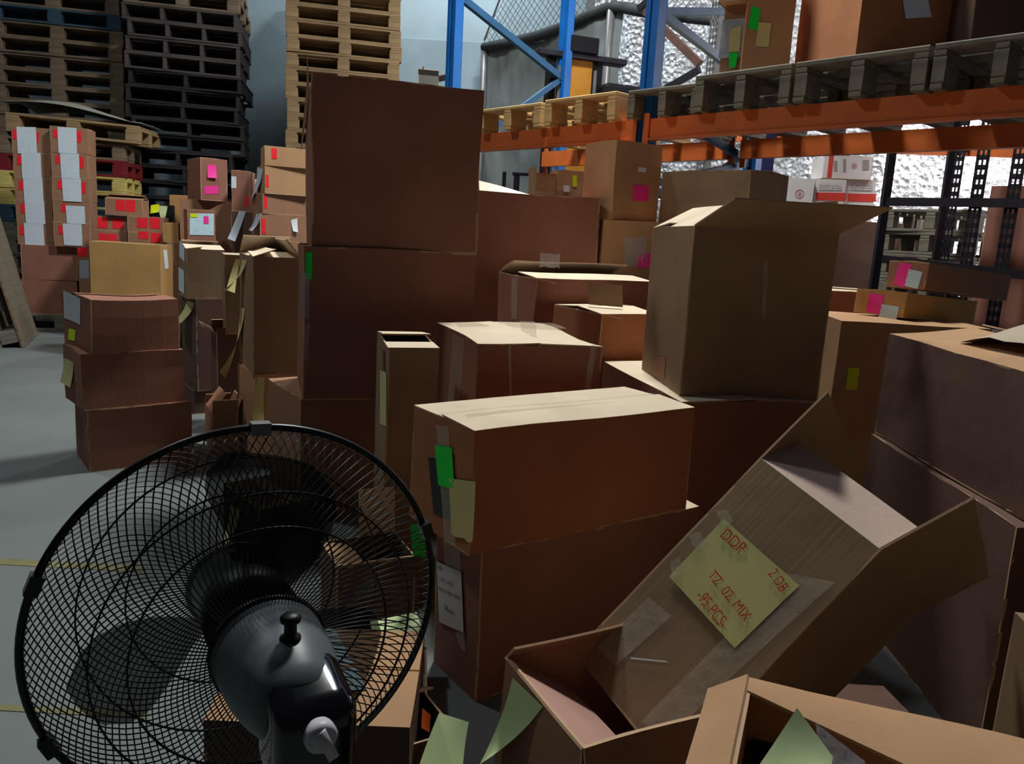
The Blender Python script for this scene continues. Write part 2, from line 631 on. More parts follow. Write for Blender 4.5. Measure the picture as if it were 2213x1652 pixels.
# ================================================================== PALLETS
WOOD = {
    'old': mat('wood_old_brown', (122, 104, 86), 0.85, nscale=4, namt=0.3, stretch=(1, 9, 9)),
    'grey': mat('wood_weathered_grey', (116, 110, 98), 0.85, nscale=4, namt=0.3, stretch=(1, 9, 9)),
    'new': mat('wood_fresh_yellow', (206, 170, 116), 0.8, nscale=4, namt=0.2, stretch=(1, 9, 9)),
    'dark': mat('wood_black_stained', (42, 40, 44), 0.8, nscale=4, namt=0.3, stretch=(1, 9, 9)),
    'dim': mat('wood_dim_brown', (78, 70, 68), 0.85, nscale=4, namt=0.3, stretch=(1, 9, 9)),
    'mid': mat('wood_mid_brown', (160, 132, 98), 0.85, nscale=4, namt=0.25, stretch=(1, 9, 9)),
    'blue': mat('wood_painted_blue', (52, 78, 96), 0.75, nscale=5, namt=0.3, stretch=(1, 9, 9)),
    'red': mat('wood_painted_red', (120, 30, 36), 0.75, nscale=5, namt=0.25, stretch=(1, 9, 9)),
    'yellow': mat('wood_painted_yellow', (206, 186, 110), 0.75, nscale=5, namt=0.2, stretch=(1, 9, 9)),
}
PW, PD, PH = 1.2, 1.0, 0.15
def pm(name, sx, sy, sz):
    return boxmesh(name, (-sx / 2, -sy / 2, 0), (sx / 2, sy / 2, sz), 0.004)
PM = {'deck': pm('deck_board', 1.2, 0.135, 0.021), 'str': pm('stringer_board', 0.12, 1.0, 0.021), 'blk': pm('block', 0.13, 0.13, 0.087),
      'bot': pm('bottom_board', 1.2, 0.12, 0.021), 'rail': pm('stringer', 0.042, 1.0, 0.108)}
for k in PM.values():
    k.materials.append(WOOD['old'])
DECKY = [-0.4325, -0.26, -0.087, 0.087, 0.26, 0.4325]
def pallet_parts(kind):
    L = []
    if kind == 'block':
        L += [('deck_board', PM['deck'], (0, y, 0.129)) for y in DECKY]
        L += [('stringer_board', PM['str'], (x, 0, 0.108)) for x in (-0.54, 0, 0.54)]
        L += [('block', PM['blk'], (x, y, 0.021)) for x in (-0.535, 0, 0.535) for y in (-0.435, 0, 0.435)]
        L += [('bottom_board', PM['bot'], (0, y, 0)) for y in (-0.44, 0, 0.44)]
    elif kind == 'skid':
        L += [('deck_board', PM['deck'], (0, y, 0.129)) for y in DECKY]
        L += [('stringer_board', PM['str'], (x, 0, 0.108)) for x in (-0.54, 0, 0.54)]
        L += [('block', PM['blk'], (x, y, 0.021)) for x in (-0.535, 0, 0.535) for y in (-0.435, 0, 0.435)]
        L += [('bottom_board', PM['str'], (x, 0, 0)) for x in (-0.54, 0, 0.54)]
    else:
        L += [('deck_board', PM['deck'], (0, y, 0.129)) for y in DECKY]
        L += [('stringer', PM['rail'], (x, 0, 0.021)) for x in ((-0.575, -0.19, 0.19, 0.575) if kind == 'stringer4' else (-0.57, 0, 0.57))]
        L += [('bottom_board', PM['bot'], (0, y, 0)) for y in (-0.44, 0, 0.44)]
    return L
MERGED = {}
def merged(kind):
    if kind not in MERGED:
        bm = bmesh.new()
        for n, me, loc in pallet_parts(kind):
            t = bmesh.new()
            t.from_mesh(me)
            bmesh.ops.translate(t, verts=t.verts, vec=loc)
            tmp = bpy.data.meshes.new('x')
            t.to_mesh(tmp)
            t.free()
            bm.from_mesh(tmp)
            bpy.data.meshes.remove(tmp)
        me = bpy.data.meshes.new('pallet')
        bm.to_mesh(me)
        bm.free()
        me.materials.append(WOOD['old'])
        MERGED[kind] = me
    return MERGED[kind]
def pallet(loc, rz, wood, label, group=None, kind='block', W=1.2, Dp=1.0, H=0.15, detail=True, rot=None, mix=None):
    sc = (W / PW, Dp / PD, H / PH)
    wm = WOOD[wood]
    if not detail:
        o = link('wooden_pallet', merged(kind), None, wm)
        o.location, o.rotation_euler, o.scale = loc, (rot or (0, 0, rz)), sc
        tag(o, label, 'pallet', group)
        return o
    e = empty('wooden_pallet', loc, rz, label, 'pallet', group, rot)
    e.scale = sc
    for n, me, lc in pallet_parts(kind):
        mm = wm
        if mix and random.random() < mix[1]:
            mm = WOOD[mix[0]]
        link(n, me, e, mm, lc)
    return e

def stack(pxl, pxr, ypx, Y, n, rz, woods, labels, group, H, kinds=None, Dp=1.0, jit=0.012, z=0.0, hide_below=0.0, offs=None, rots=None):
    """n pallets, front face spanning pxl..pxr at depth Y"""
    L, Rr = PY(pxl, ypx, Y), PY(pxr, ypx, Y)
    W = (Rr.x - L.x)
    c, s = math.cos(R_(rz)), math.sin(R_(rz))
    W /= c
    cx, cy = (L.x + Rr.x) / 2, Y
    centre = V((cx - s * Dp / 2, cy + c * Dp / 2, 0))
    for i in range(n):
        k = kinds(i) if kinds else 'block'
        wd = woods(i)
        lb = labels(i) if callable(labels) else labels
        ox = offs(i) if offs else 0
        rr = R_(rz + (rots(i) if rots else random.uniform(-1, 1)))
        pallet(centre + V((ox + random.uniform(-jit, jit), random.uniform(-jit, jit), z)), rr, wd, lb, group, k, W * (1 + random.uniform(-.008, .008)), Dp, H, detail=(z + H > hide_below))
        z += H
    return z

# far left tall stack
H1 = 0.157
stack(-8, 250, 100, 8.75, 24, 12, lambda i: 'blue' if i == 19 else ('mid' if i > 20 else 'old'),
      lambda i: 'faded blue painted pallet high in the tall stack against the wall' if i == 19 else 'brown wooden pallet in the tall stack behind the paper-labelled cartons',
      'tall far stack of pallets', H1, hide_below=2.1, Dp=0.62)
# lower stack in front of it, with painted pallets
def w1b(i):
    return {11: 'old', 10: 'old', 9: 'red', 8: 'yellow', 7: 'yellow', 6: 'blue'}.get(i, 'grey')
def l1b(i):
    return {9: 'red painted pallet in the lower stack behind the labelled cartons', 8: 'upper yellow painted pallet in the stack behind the labelled cartons', 7: 'lower yellow painted pallet in the stack behind the labelled cartons',
            6: 'blue painted pallet under the yellow ones behind the labelled cartons'}.get(i, 'weathered pallet in the lower stack behind the labelled cartons')
zs = stack(12, 262, 380, 7.72, 11, 12, w1b, l1b, 'lower stack with painted pallets', 0.157, hide_below=0.5, Dp=0.62)
# tilted pallet with a grey sheet on top
c = PY(150, 240, 7.7)
ptop = pallet(V((c.x - 0.04, 8.08, zs + 0.03)), 0, 'mid', 'worn pallet lying slightly tilted on top of the painted pallets, under a grey sheet', W=1.18, Dp=0.75, H=0.17, rot=(R_(0.5), R_(2.0), R_(9)))
bm = bmesh.new()
nu, nv = 16, 10
g = []
for s in (0, 1):
    rows = []
    for j in range(nv + 1):
        row = []
        for i in range(nu + 1):
            x, y = -0.62 + 1.24 * i / nu, -0.40 + 0.80 * j / nv
            zz = 0.025 + 0.14 * max(0, math.cos((x + 0.22) * 2.0)) ** 1.5 + 0.02 * noise.noise(V((x * 3, y * 3, 1)))
            zz = zz * (0.55 + 0.45 * (1 - abs(y) / 0.5)) + 0.012
            row.append(bm.verts.new((x, y, zz - 0.006 * s)))
        rows.append(row)
    g.append(rows)
for s in (0, 1):
    for j in range(nv):
        for i in range(nu):
            q = [g[s][j][i], g[s][j][i + 1], g[s][j + 1][i + 1], g[s][j + 1][i]]
            bm.faces.new(q if s else q[::-1])
for A_, B_ in ((g[0][0], g[1][0]), (g[0][nv], g[1][nv]), ([x[0] for x in g[0]], [x[0] for x in g[1]]), ([x[nu] for x in g[0]], [x[nu] for x in g[1]])):
    for k in range(len(A_) - 1):
        bm.faces.new((A_[k], A_[k + 1], B_[k + 1], B_[k]))
o = link('cover_sheet', mesh(bm, 'cover_sheet', True), None, mat('grey_sheet', (150, 148, 138), 0.6, nscale=4))
o.location = V((c.x - 0.04, 8.08, zs + 0.205))
o.rotation_euler = (R_(0.5), R_(2.0), R_(9))
tag(o, 'grey bulging sheet draped over the tilted pallet', 'sheet')
# second stack, dark and uneven
offs2 = [0.02, -0.03, 0.0, 0.03, -0.02, 0.01, -0.03, 0.02, -0.04, 0.0, -0.05, 0.02, 0.03, 0.0, -0.02, 0.03, -0.01, 0.0, 0.02, 0, 0, 0, 0, 0, 0]
stack(287, 510, 260, 8.5, 23, 14, lambda i: 'dark' if i < 16 else ('dim' if i < 20 else 'old'),
      lambda i: 'black stained pallet in the dark uneven stack beside the blue wall' if i < 16 else (['lowest', 'second', 'third', 'uppermost'][i - 16] + ' thin dim brown pallet with four stringers in the uneven dark stack' if i < 20 else ['lower', 'middle', 'upper'][i - 20] + ' brown block pallet of the three topping the dark uneven stack'),
      'dark uneven stack of pallets', 0.158, kinds=lambda i: 'stringer3' if i < 16 else ('stringer4' if i < 20 else 'block'), offs=lambda i: offs2[i], rots=lambda i: random.uniform(-2.5, 2.5), hide_below=0.6, Dp=1.0)
# third stack, paler
stack(626, 862, 80, 8.75, 24, 13, lambda i: 'mid', 'pale brown pallet in the neat stack standing behind the tall cartons', 'neat pale stack of pallets', 0.157, hide_below=1.9, jit=0.006)

# leaning wooden frame on the far left
e = empty('leaning_pallet', PZ(50, 752, 0), 0, 'old slatted pallet leaning on edge at the far left', 'pallet')
e.rotation_euler = (R_(0), R_(-13), R_(24))
PLm = pm('slat', 0.024, 0.13, 1.05)
PLm.materials.append(WOOD['grey'])
for i in range(5):
    link('slat', PLm, e, WOOD['grey'] if i % 2 else WOOD['old'], (0.0, 0.05 + i * 0.155, 0.0))
for i, z in enumerate((0.05, 0.48, 0.9)):
    bm = bmesh.new()
    box(bm, (-0.13, -0.01, z), (-0.011, 0.73, z + 0.1), 0.004)
    link('stringer', mesh(bm, 'stringer'), e, WOOD['grey'])
for y in (0.06, 0.36, 0.66):
    bm = bmesh.new()
    box(bm, (-0.155, y - 0.065, 0), (-0.132, y + 0.065, 1.05), 0.004)
    link('slat', mesh(bm, 'slat'), e, WOOD['old'])

# ================================================================== BLUE AND ORANGE PALLET RACK
BLUE = mat('rack_blue_paint', (14, 98, 178), 0.5, nscale=7, namt=0.12, spec=0.4)
BLUE2 = mat('rack_brace_paint', (34, 82, 122), 0.5, nscale=7, namt=0.12)
ORNG = mat('rack_orange_paint', (214, 108, 52), 0.45, nscale=7, namt=0.10, spec=0.4)
STEEL = mat('dark_steel', (44, 42, 50), 0.5, metal=0.3, nscale=9, namt=0.2)
GSTEEL = mat('grey_steel', (120, 118, 120), 0.45, metal=0.4, nscale=9, namt=0.15)
BSTEEL = mat('brown_steel', (92, 66, 60), 0.6, nscale=9, namt=0.15)
ZB = PY(1342, 258, 4.75).z          # top of the load beams
RD = 1.15
rack = empty('pallet_rack', A0, 0, 'blue and orange steel pallet rack behind the heap of cartons', 'rack')
def rp(s, d, z):
    return T * s + N * d + V((0, 0, z))
def bar(name, p, q, wx, wz, m, parent=rack, up=V((0, 0, 1))):
    bm = bmesh.new()
    beam(bm, p, q, wx, wz, up)
    return link(name, mesh(bm, name), parent, m)
def post(s, d, m=BLUE, h=5.2, parent=rack, wd=0.095, base=None):
    """open channel upright with a foot plate; front face carries slots"""
    bm = bmesh.new()
    o = rp(s, d, 0) if base is None else base
    def pl(s0, s1, d0, d1, z0, z1):
        vs_ = [bm.verts.new(o + T * x + N * y + V((0, 0, z))) for z in (z0, z1) for x, y in ((s0, d0), (s1, d0), (s1, d1), (s0, d1))]
        for f in ((3, 2, 1, 0), (4, 5, 6, 7), (0, 1, 5, 4), (1, 2, 6, 5), (2, 3, 7, 6), (3, 0, 4, 7)):
            bm.faces.new([vs_[i] for i in f])
    k = wd / 2
    pl(-k, -k * .28, -0.035, -0.03, 0, h)
    pl(k * .28, k, -0.035, -0.03, 0, h)
    pl(-k * .28, k * .28, -0.026, -0.021, 0, h)
    pl(-k * .32, -k * .24, -0.031, -0.022, 0, h)
    pl(k * .24, k * .32, -0.031, -0.022, 0, h)
    pl(-k, -k + 0.005, -0.03, 0.04, 0, h)
    pl(k - 0.005, k, -0.03, 0.04, 0, h)
    pl(-k, -k * .5, 0.035, 0.04, 0, h)
    pl(k * .5, k, 0.035, 0.04, 0, h)
    pl(-k - 0.03, k + 0.03, -0.06, 0.07, 0, 0.008)
    return link('post', mesh(bm, 'post'), parent, m)
SB = -1.86
SCc = 2.75
for s in (SB, 0.0, SCc):
    post(s, 0.0)
    post(s, RD)
def zpx(px, py, s, d):
    p = A0 + rp(s, d, 0)
    return PY(px, py, p.y).z
# bracing of the two frames
z1, z2 = zpx(1372, 20, 0, 0), zpx(1560, 188, 0, RD)
dz = z1 - z2
for k in (-3, -2, -1, 0, 1):
    a, b = z1 + k * 2 * dz, z2 + k * 2 * dz
    if b > 0.1:
        bar('brace', rp(0, 0.02, a), rp(0, RD - 0.02, b), 0.035, 0.045, BLUE2)
    if a - 2 * dz > 0.1:
        bar('brace', rp(0, RD - 0.02, b), rp(0, 0.02, a - 2 * dz), 0.03, 0.04, BLUE2)
zc, zd = zpx(975, -12, SB, 0), zpx(1172, 168, SB, RD)
ze = zpx(1045, 240, SB, 0)
bar('brace', rp(SB, 0.02, zc), rp(SB, RD - 0.02, zd), 0.04, 0.05, BLUE2)
bar('brace', rp(SB, RD - 0.02, zd), rp(SB, 0.02, ze - 0.35), 0.03, 0.04, BLUE2)
bar('brace', rp(SB, 0.02, ze - 0.35), rp(SB, RD - 0.02, max(0.15, ze - 1.3)), 0.03, 0.04, BLUE2)
# load beams with stepped section and end connectors
BH = 0.118
for s0, s1 in ((SB, 0.0), (0.0, SCc)):
    for d, sg in ((-0.03, 1), (RD - 0.22, -1)):
        bm = bmesh.new()
        beam(bm, rp(s0 + 0.05, d, ZB - BH / 2), rp(s1 - 0.05, d, ZB - BH / 2), 0.045, BH)
        beam(bm, rp(s0 + 0.05, d - 0.026 * sg, ZB - BH + 0.006), rp(s1 - 0.05, d - 0.026 * sg, ZB - BH + 0.006), 0.012, 0.012)
        ob = link('load_beam', mesh(bm, 'load_beam'), rack, ORNG)
        for s in (s0 + 0.045, s1 - 0.045):
            bm = bmesh.new()
            beam(bm, rp(s - 0.02, d - 0.03 * sg, ZB - 0.07), rp(s + 0.02, d - 0.03 * sg, ZB - 0.07), 0.006, 0.2)
            link('connector', mesh(bm, 'connector'), ob, ORNG)
# pallets on the rack
def rack_pallet(px0, px1, wood, label, H=0.165, over=0.12, Dp=1.12, dr=0.0):
    b0 = A0 - N * over
    def s_of(px):
        X = (px - IW / 2) / FPX
        # small pitch correction through true projection at beam height
        lo, hi = -2.6, 3.2
        for _ in range(40):
            mid = (lo + hi) / 2
            if proj(b0 + T * mid + V((0, 0, ZB + H / 2)))[0] < px:
                lo = mid
            else:
                hi = mid
        return mid
    s0, s1 = s_of(px0), s_of(px1)
    cpt = b0 + T * ((s0 + s1) / 2) + N * (Dp / 2) + V((0, 0, ZB))
    return pallet(cpt, RK_ROT + R_(dr), wood, label, 'pallets on the rack beams', kind='skid', W=abs(s1 - s0), Dp=Dp, H=H)
rack_pallet(1030, 1168, 'new', 'fresh yellow pallet on the orange beam beside the far blue upright', 0.15)
rack_pallet(1176, 1330, 'new', 'fresh yellow pallet on the orange beam in front of the yellow truck mast', 0.16)
rack_pallet(1352, 1502, 'grey', 'weathered empty pallet on the rack beam beside the near blue upright', 0.15, dr=2)
rack_pallet(1500, 1708, 'grey', 'weathered pallet on the rack under the carton with green tags', 0.185)
rack_pallet(1716, 2004, 'grey', 'weathered pallet on the rack under the carton with white sheet', 0.185)
rack_pallet(2014, 2330, 'grey', 'pale weathered pallet at the near end of the rack beam', 0.185)

# ================================================================== SECOND RACK ROW AND SHELVING BEHIND
rr = empty('rear_rack', RK(0, 1.9), 0, 'brown and grey slotted rack frame standing behind the blue rack', 'rack')
def rel(px, py, d):
    """point on the plane d behind the blue rack, relative to the rear rack's base"""
    r = ray(px, py)
    n = N
    t = ((A0 + N * d) - EYE).dot(n) / r.dot(n)
    return EYE + r * t - rr.location
def slotted(bm, p, q, wdt=0.055, axis=None, pitch=0.05):
    """angle-iron strip with a column of square holes"""
    axis = axis or T
    L = (q - p).length
    u = (q - p) / L
    n = int(L / pitch)
    for sgn in (-1, 1):
        beam(bm, p + axis * (sgn * wdt * .38), q + axis * (sgn * wdt * .38), 0.005, wdt * .24, up=axis)
    beam(bm, p, q, 0.005, wdt * .16, up=axis)
    for i in range(n + 1):
        c = p + u * (i * pitch)
        beam(bm, c - u * pitch * .27, c + u * pitch * .27, 0.005, wdt, up=axis)
for px, d, m, name in ((1520, 2.0, GSTEEL, 'post'), (1663, 2.0, mat('navy_paint', (34, 34, 74), 0.5), 'post')):
    b = rel(px, 300, d)
    bm = bmesh.new()
    base = V((b.x, b.y, 0))
    if px == 1520:
        slotted(bm, base, base + V((0, 0, 5.0)), 0.08)
        beam(bm, base + T * 0.07, base + T * 0.07 + V((0, 0, 5.0)), 0.05, 0.02)
    else:
        beam(bm, base, base + V((0, 0, 5.0)), 0.09, 0.06)
    link('post', mesh(bm, 'post'), rr, m)
bar('brace', rel(1396, 25, 2.0), rel(1512, 138, 2.0), 0.05, 0.06, BSTEEL, rr)
bar('brace', rel(1512, 150, 2.0), rel(1400, 215, 2.0), 0.04, 0.05, STEEL, rr)
bar('brace', rel(1380, 20, 2.0), rel(1470, -60, 2.0), 0.04, 0.05, STEEL, rr)
bar('brace', rel(1655, 302, 2.0), rel(1520, 395, 2.0), 0.04, 0.05, STEEL, rr)
bar('load_beam', rel(1520, 296, 2.05), rel(1700, 288, 2.05), 0.05, 0.1, ORNG, rr)

sh = empty('metal_shelving', RK(1.1, RD + 0.25), 0, 'black slotted angle shelving standing under the rack near the foil curtain', 'shelf')
def srel(px, py, d):
    r = ray(px, py)
    t = ((A0 + N * d) - EYE).dot(N) / r.dot(N)
    return EYE + r * t - sh.location
d0 = RD + 0.25
for px in (1915, 2112, 2190):
    b = srel(px, 420, d0)
    base = V((b.x, b.y, 0))
    bm = bmesh.new()
    if px == 1915:
        beam(bm, base, base + V((0, 0, 2.05)), 0.045, 0.04)
    else:
        slotted(bm, base, base + V((0, 0, 2.3)), 0.07, pitch=0.055)
    link('post', mesh(bm, 'post'), sh, STEEL)
b = srel(2062, 420, d0 + 0.5)
bm = bmesh.new()
slotted(bm, V((b.x, b.y, 0)), V((b.x, b.y, 2.3)), 0.06, pitch=0.055)
beam(bm, V((b.x, b.y, 0)) - T * 0.05, V((b.x, b.y, 2.3)) - T * 0.05, 0.05, 0.03)
link('post', mesh(bm, 'post'), sh, STEEL)
bar('shelf_beam', srel(1908, 436, d0), srel(2260, 440, d0), 0.03, 0.05, STEEL, sh)
bar('shelf_beam', srel(1908, 560, d0), srel(2260, 600, d0), 0.03, 0.05, STEEL, sh)
bar('shelf_beam', srel(1935, 318, d0 + 0.55), srel(2230, 326, d0 + 0.55), 0.04, 0.09, ORNG, sh)

# old pallets stacked under the rack
zz = 0
for i in range(9):
    pallet(RK(0.86, RD + 1.25, zz), RK_ROT + R_(random.uniform(-5, 5)), 'grey', {8: 'topmost old grey pallet of the low stack behind the black shelving', 7: 'old grey pallet second from the top of the low stack behind the shelving', 6: 'old grey pallet third from the top of the low stack behind the shelving'}.get(i, 'old grey pallet deep in the low stack behind the black shelving'), 'low stack of old pallets', W=0.62, Dp=0.7, H=0.155, detail=(i > 5))
    zz += 0.155

# ================================================================== CAGE, TARP, STACKER
CD = 2.35
cage = empty('mesh_cage', RK(-2.5, CD), 0, 'wire mesh cage with a grey padded top rail behind the rack', 'cage')
def crel(px, py, d=CD):
    r = ray(px, py)
    t = ((A0 + N * d) - EYE).dot(N) / r.dot(N)
    return EYE + r * t
c0 = cage.location
railpts = [(1046, 103), (1100, 92), (1160, 78), (1220, 58), (1280, 30), (1320, 14), (1345, 16), (1400, 26), (1460, 34), (1540, 42), (1640, 46)]
RAILM = mat('grey_padding', (66, 70, 72), 0.8, nscale=9, namt=0.2, bump=0.3, bscale=20)
bm = bmesh.new()
tube(bm, [crel(*p) - c0 for p in railpts], 0.055, 8)
link('rail', mesh(bm, 'rail', True), cage, RAILM)
for px, py in ((1048, 103), (1322, 14)):
    p = crel(px, py) - c0
    bm = bmesh.new()
    tube(bm, [V((p.x, p.y, 0)), V((p.x, p.y, p.z + (0.0 if px < 1100 else 0.6)))], 0.045, 8)
    link('cage_post', mesh(bm, 'cage_post', True), cage, GSTEEL)
# diamond netting above the rail, sagging towards the far post
pl = crel(1046, 103)
pr = crel(1640, 46)
s_l, s_r = (pl - A0).dot(T), (pr - A0).dot(T)
bm = bmesh.new()
cell = 0.085
zlow, zhigh = 2.9, 4.6
def net_top(s):
    k = (s - s_l) / (s_r - s_l)
    return min(zhigh, 3.25 + 6.0 * k)
def rail_z(s):
    best = None
    for (a_, b_) in zip(railpts, railpts[1:]):
        pa, pb = crel(*a_), crel(*b_)
        sa, sb = (pa - A0).dot(T), (pb - A0).dot(T)
        if sa <= s <= sb:
            return pa.z + (pb.z - pa.z) * (s - sa) / (sb - sa)
    return pr.z
ns = int((s_r - s_l) / cell)
for k in range(-60, ns + 60):
    for sg in (1, -1):
        run = []
        for j in range(60):
            s = s_l + k * cell + sg * j * cell / 2
            z = zlow + j * cell / 2
            if s_l <= s <= s_r and rail_z(s) - 0.02 <= z <= net_top(s):
                run.append(rp(s, CD + 0.01 * ((j + k) % 2), z) + A0 - c0)
        if len(run) > 1:
            tube(bm, [run[0], run[-1]], 0.0035, 3)
o = link('netting', mesh(bm, 'netting'), cage, GSTEEL)
o['kind'] = 'stuff'
edge_pts = [rp(s_l + (s_r - s_l) * k / 20, CD, net_top(s_l + (s_r - s_l) * k / 20)) + A0 - c0 for k in range(0, 6)]
bm = bmesh.new()
tube(bm, edge_pts, 0.012, 5)
link('netting_edge', mesh(bm, 'netting_edge'), cage, GSTEEL)
# grey tarpaulin panel hanging from the rail
bm = bmesh.new()
nu, nv = 60, 40
sA, sB2 = s_l + 0.03, (crel(1338, 100) - A0).dot(T)
g = []
for j in range(nv + 1):
    row = []
    for i in range(nu + 1):
        s = sA + (sB2 - sA) * i / nu
        zt_ = rail_z(s) - 0.03
        z = 0.05 + (zt_ - 0.05) * j / nv
        row.append(bm.verts.new(rp(s, CD + 0.03 + 0.05 * noise.noise(V((s * 3, z * 1.2, 2))) + 0.015 * noise.noise(V((s * 11, z * 5, 2))), z) + A0 - c0))
    g.append(row)
for j in range(nv):
    for i in range(nu):
        bm.faces.new((g[j][i], g[j][i + 1], g[j + 1][i + 1], g[j + 1][i]))
link('tarpaulin', mesh(bm, 'tarpaulin', True), cage, mat('grey_tarpaulin', (128, 136, 136), 0.7, nscale=3, namt=0.15, bump=0.2, bscale=14))

# stacker truck: mast with chains between two channels
MY = mat('truck_mast_yellow', (176, 120, 44), 0.5, nscale=8, namt=0.15)
sp = PY(1238, 235, 7.0)
tk = empty('stacker_truck', (sp.x, sp.y, 0), R_(20), 'yellow and black hand stacker truck with tall mast behind the rack', 'truck')
ztop = PY(1240, 118, 7.0).z
def tb(name, lo, hi, m, bev=0.006):
    return link(name, boxmesh(name, lo, hi, bev), tk, m)
tb('mast_plate', (-0.09, -0.04, 0.3), (0.14, 0.02, ztop), MY)
for x in (-0.22, 0.2):
    tb('mast_channel', (x - 0.03, -0.05, 0.05), (x + 0.03, 0.06, ztop - 0.04), BLK)
    tb('lift_chain', (x * 0.78 - 0.012, -0.07, 0.3), (x * 0.78 + 0.012, -0.055, ztop - 0.12), GSTEEL, 0.0)
tb('mast_cap', (-0.12, -0.1, ztop), (0.16, 0.08, ztop + 0.13), BLK)
tb('mast_crossbar', (-0.36, -0.08, ztop - 0.05), (0.44, 0.04, ztop + 0.0), STEEL)
tb('drive_unit', (0.2, -0.2, 0.08), (0.72, 0.3, PY(1300, 182, 7.0).z), BLK, 0.03)
tb('base_frame', (-0.35, -0.3, 0.02), (0.45, 0.3, 0.14), BLK, 0.01)
for x in (-0.25, 0.25):
    tb('fork', (x - 0.06, -0.95, 0.02), (x + 0.06, -0.25, 0.08), STEEL)
# black chair back in front of the tarpaulin
cp = PY(1128, 415, 6.9)
ch = empty('metal_chair', (cp.x, cp.y, 0), R_(-10), 'black metal chair standing in front of the grey tarpaulin', 'chair')
def cb_(name, lo, hi):
    return link(name, boxmesh(name, lo, hi, 0.004), ch, BLK)
zch = PY(1128, 368, 6.9).z
for x in (-0.09, 0.07):
    cb_('backrest_slat', (x - 0.025, 0.2, 0.5), (x + 0.025, 0.225, zch - 0.01))
cb_('backrest_rail', (-0.13, 0.195, zch - 0.03), (0.2, 0.23, zch))
for x in (-0.2, 0.2):
    for y in (-0.18, 0.2):
        cb_('leg', (x - 0.015, y - 0.015, 0), (x + 0.015, y + 0.015, zch if y > 0 else 0.47))
cb_('seat', (-0.22, -0.2, 0.45), (0.22, 0.22, 0.49))

# ================================================================== CARTONS
def q(x0, y0, x1, y1, dy=0.0, dx=0.0):
    """px rectangle; dy = drop of the right side, dx = shift of the lower side"""
    return [(x0, y0), (x1, y0 + dy), (x1 + dx, y1 + dy), (x0 + dx, y1)]

# ---- stack of three at the left
fb = PZ(196, 1022, 0)
a1 = carton('bottom brown carton of the stack of three standing alone on the floor', (188, 888), fb.y, 33, right=412, left=160, b=0.3, m=KR, amp=0.012)
a2 = carton('middle brown carton of the stack of three standing alone on the floor', (177, 766), fb.y - 0.01, 33, right=398, left=136, b=0.3, z0=a1.top, m=KR, amp=0.014)
a3 = carton('top dented carton of the stack of three, its lid flaps ajar', (192, 650), fb.y, 33, right=386, left=134, b=0.3, z0=a2.top, m=KR, amp=0.016,
            flaps=[('f', 86, 0.155, {'bend': 6}), ('b', 84, 0.15, {'bend': 4})])
stick(a3, 't', [(330, 612), (372, 607), (376, 612), (334, 618)], WHITE, 'sticker')
stick(a3, 'l', [(146, 712), (160, 716), (160, 738), (146, 734)], YEL, 'sticker')
stick(a3, 'l', [(140, 630), (172, 650), (170, 706), (138, 690)], WHITE, 'tape_strip')
stick(a2, 'l', [(140, 775), (160, 785), (158, 838), (138, 826)], PYE, 'paper_label', curl=0.015)

# ---- tall tower in the middle
b3 = carton('wide brown carton at the bottom of the tall tower behind the fan', (652, 864), 2.75, 27, right=835, left=580, b=0.42, z0=0, m=KB, amp=0.008, flaps='closed')
b2 = carton('large red-brown carton in the middle of the tall tower, with green tag and torn film', (657, 532), 2.74, 18, right=1032, b=0.42, z0=b3.top, m=KR, amp=0.012)
b1 = carton('largest red-brown carton on top of the tall tower', (676, 152), 2.76, 17, right=1046, b=0.44, z0=b2.top, m=KR, amp=0.014)
stick(b1, 'r', [(1036, 190), (1046, 188), (1032, 540), (1024, 540)], TAPE, 'tape_strip')
stick(b1, 'l', [(650, 190), (668, 180), (660, 340), (648, 330)], TAPEB, 'tape_strip', curl=0.015)
stick(b2, 'f', [(660, 545), (674, 546), (672, 606), (658, 604)], GREEN, 'sticker')
stick(b2, 'f', [(648, 590), (668, 592), (664, 690), (646, 684)], PLAST, 'plastic_film', curl=0.02)
stick(b2, 'f', [(652, 700), (668, 700), (664, 780), (650, 776)], TAPE, 'tape_strip')

# ---- columns left of the tower
b13 = carton('lower tan carton with hanging yellow paper under the tall open carton', (552, 812), 3.3, 24, right=648, left=512, b=0.36, z0=0, m=KT)
b4 = carton('tall dark carton with pale flaps standing open beside the tower', (546, 554), 3.3, 24, right=652, left=518, b=0.36, z0=b13.top, m=KG, top_m=KP,
            flaps=[('f', 82, 0.14), ('b', 48, 0.14, {'bend': 10}), ('l', 70, 0.10), ('r', 40, 0.1)])
stick(b13, 'f', [(556, 815), (572, 816), (566, 915), (540, 912)], PYE, 'paper_label', curl=0.05)
stick(b4, 'l', [(520, 665), (530, 668), (516, 800), (498, 792)], PYE, 'paper_label', curl=0.09)
stick(b4, 'l', [(524, 560), (534, 562), (520, 630), (506, 624)], PYE, 'paper_label', curl=0.08)
b9 = carton('open dark carton with ragged flaps under the narrow carton', (470, 722), 3.86, 24, right=520, left=455, b=0.26, z0=0, m=KD,
            flaps=[('f', 12, 0.03), ('l', -60, 0.07), ('b', 20, 0.05)], amp=0.012)
b7 = carton('narrow carton with a pale top wedged behind the tall open carton', (486, 550), 3.86, 24, a=0.22, left=479, b=0.2, z0=b9.top, m=KG, top_m=KP)
stick(b7, 'f', [(510, 560), (520, 560), (506, 632), (488, 626)], PYE, 'paper_label', curl=0.05)
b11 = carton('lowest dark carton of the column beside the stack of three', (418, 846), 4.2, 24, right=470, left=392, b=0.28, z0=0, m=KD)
b8 = carton('dark carton with a yellow paper in the column beside the stack of three', (424, 648), 4.2, 24, right=484, left=390, b=0.28, z0=b11.top, m=KD)
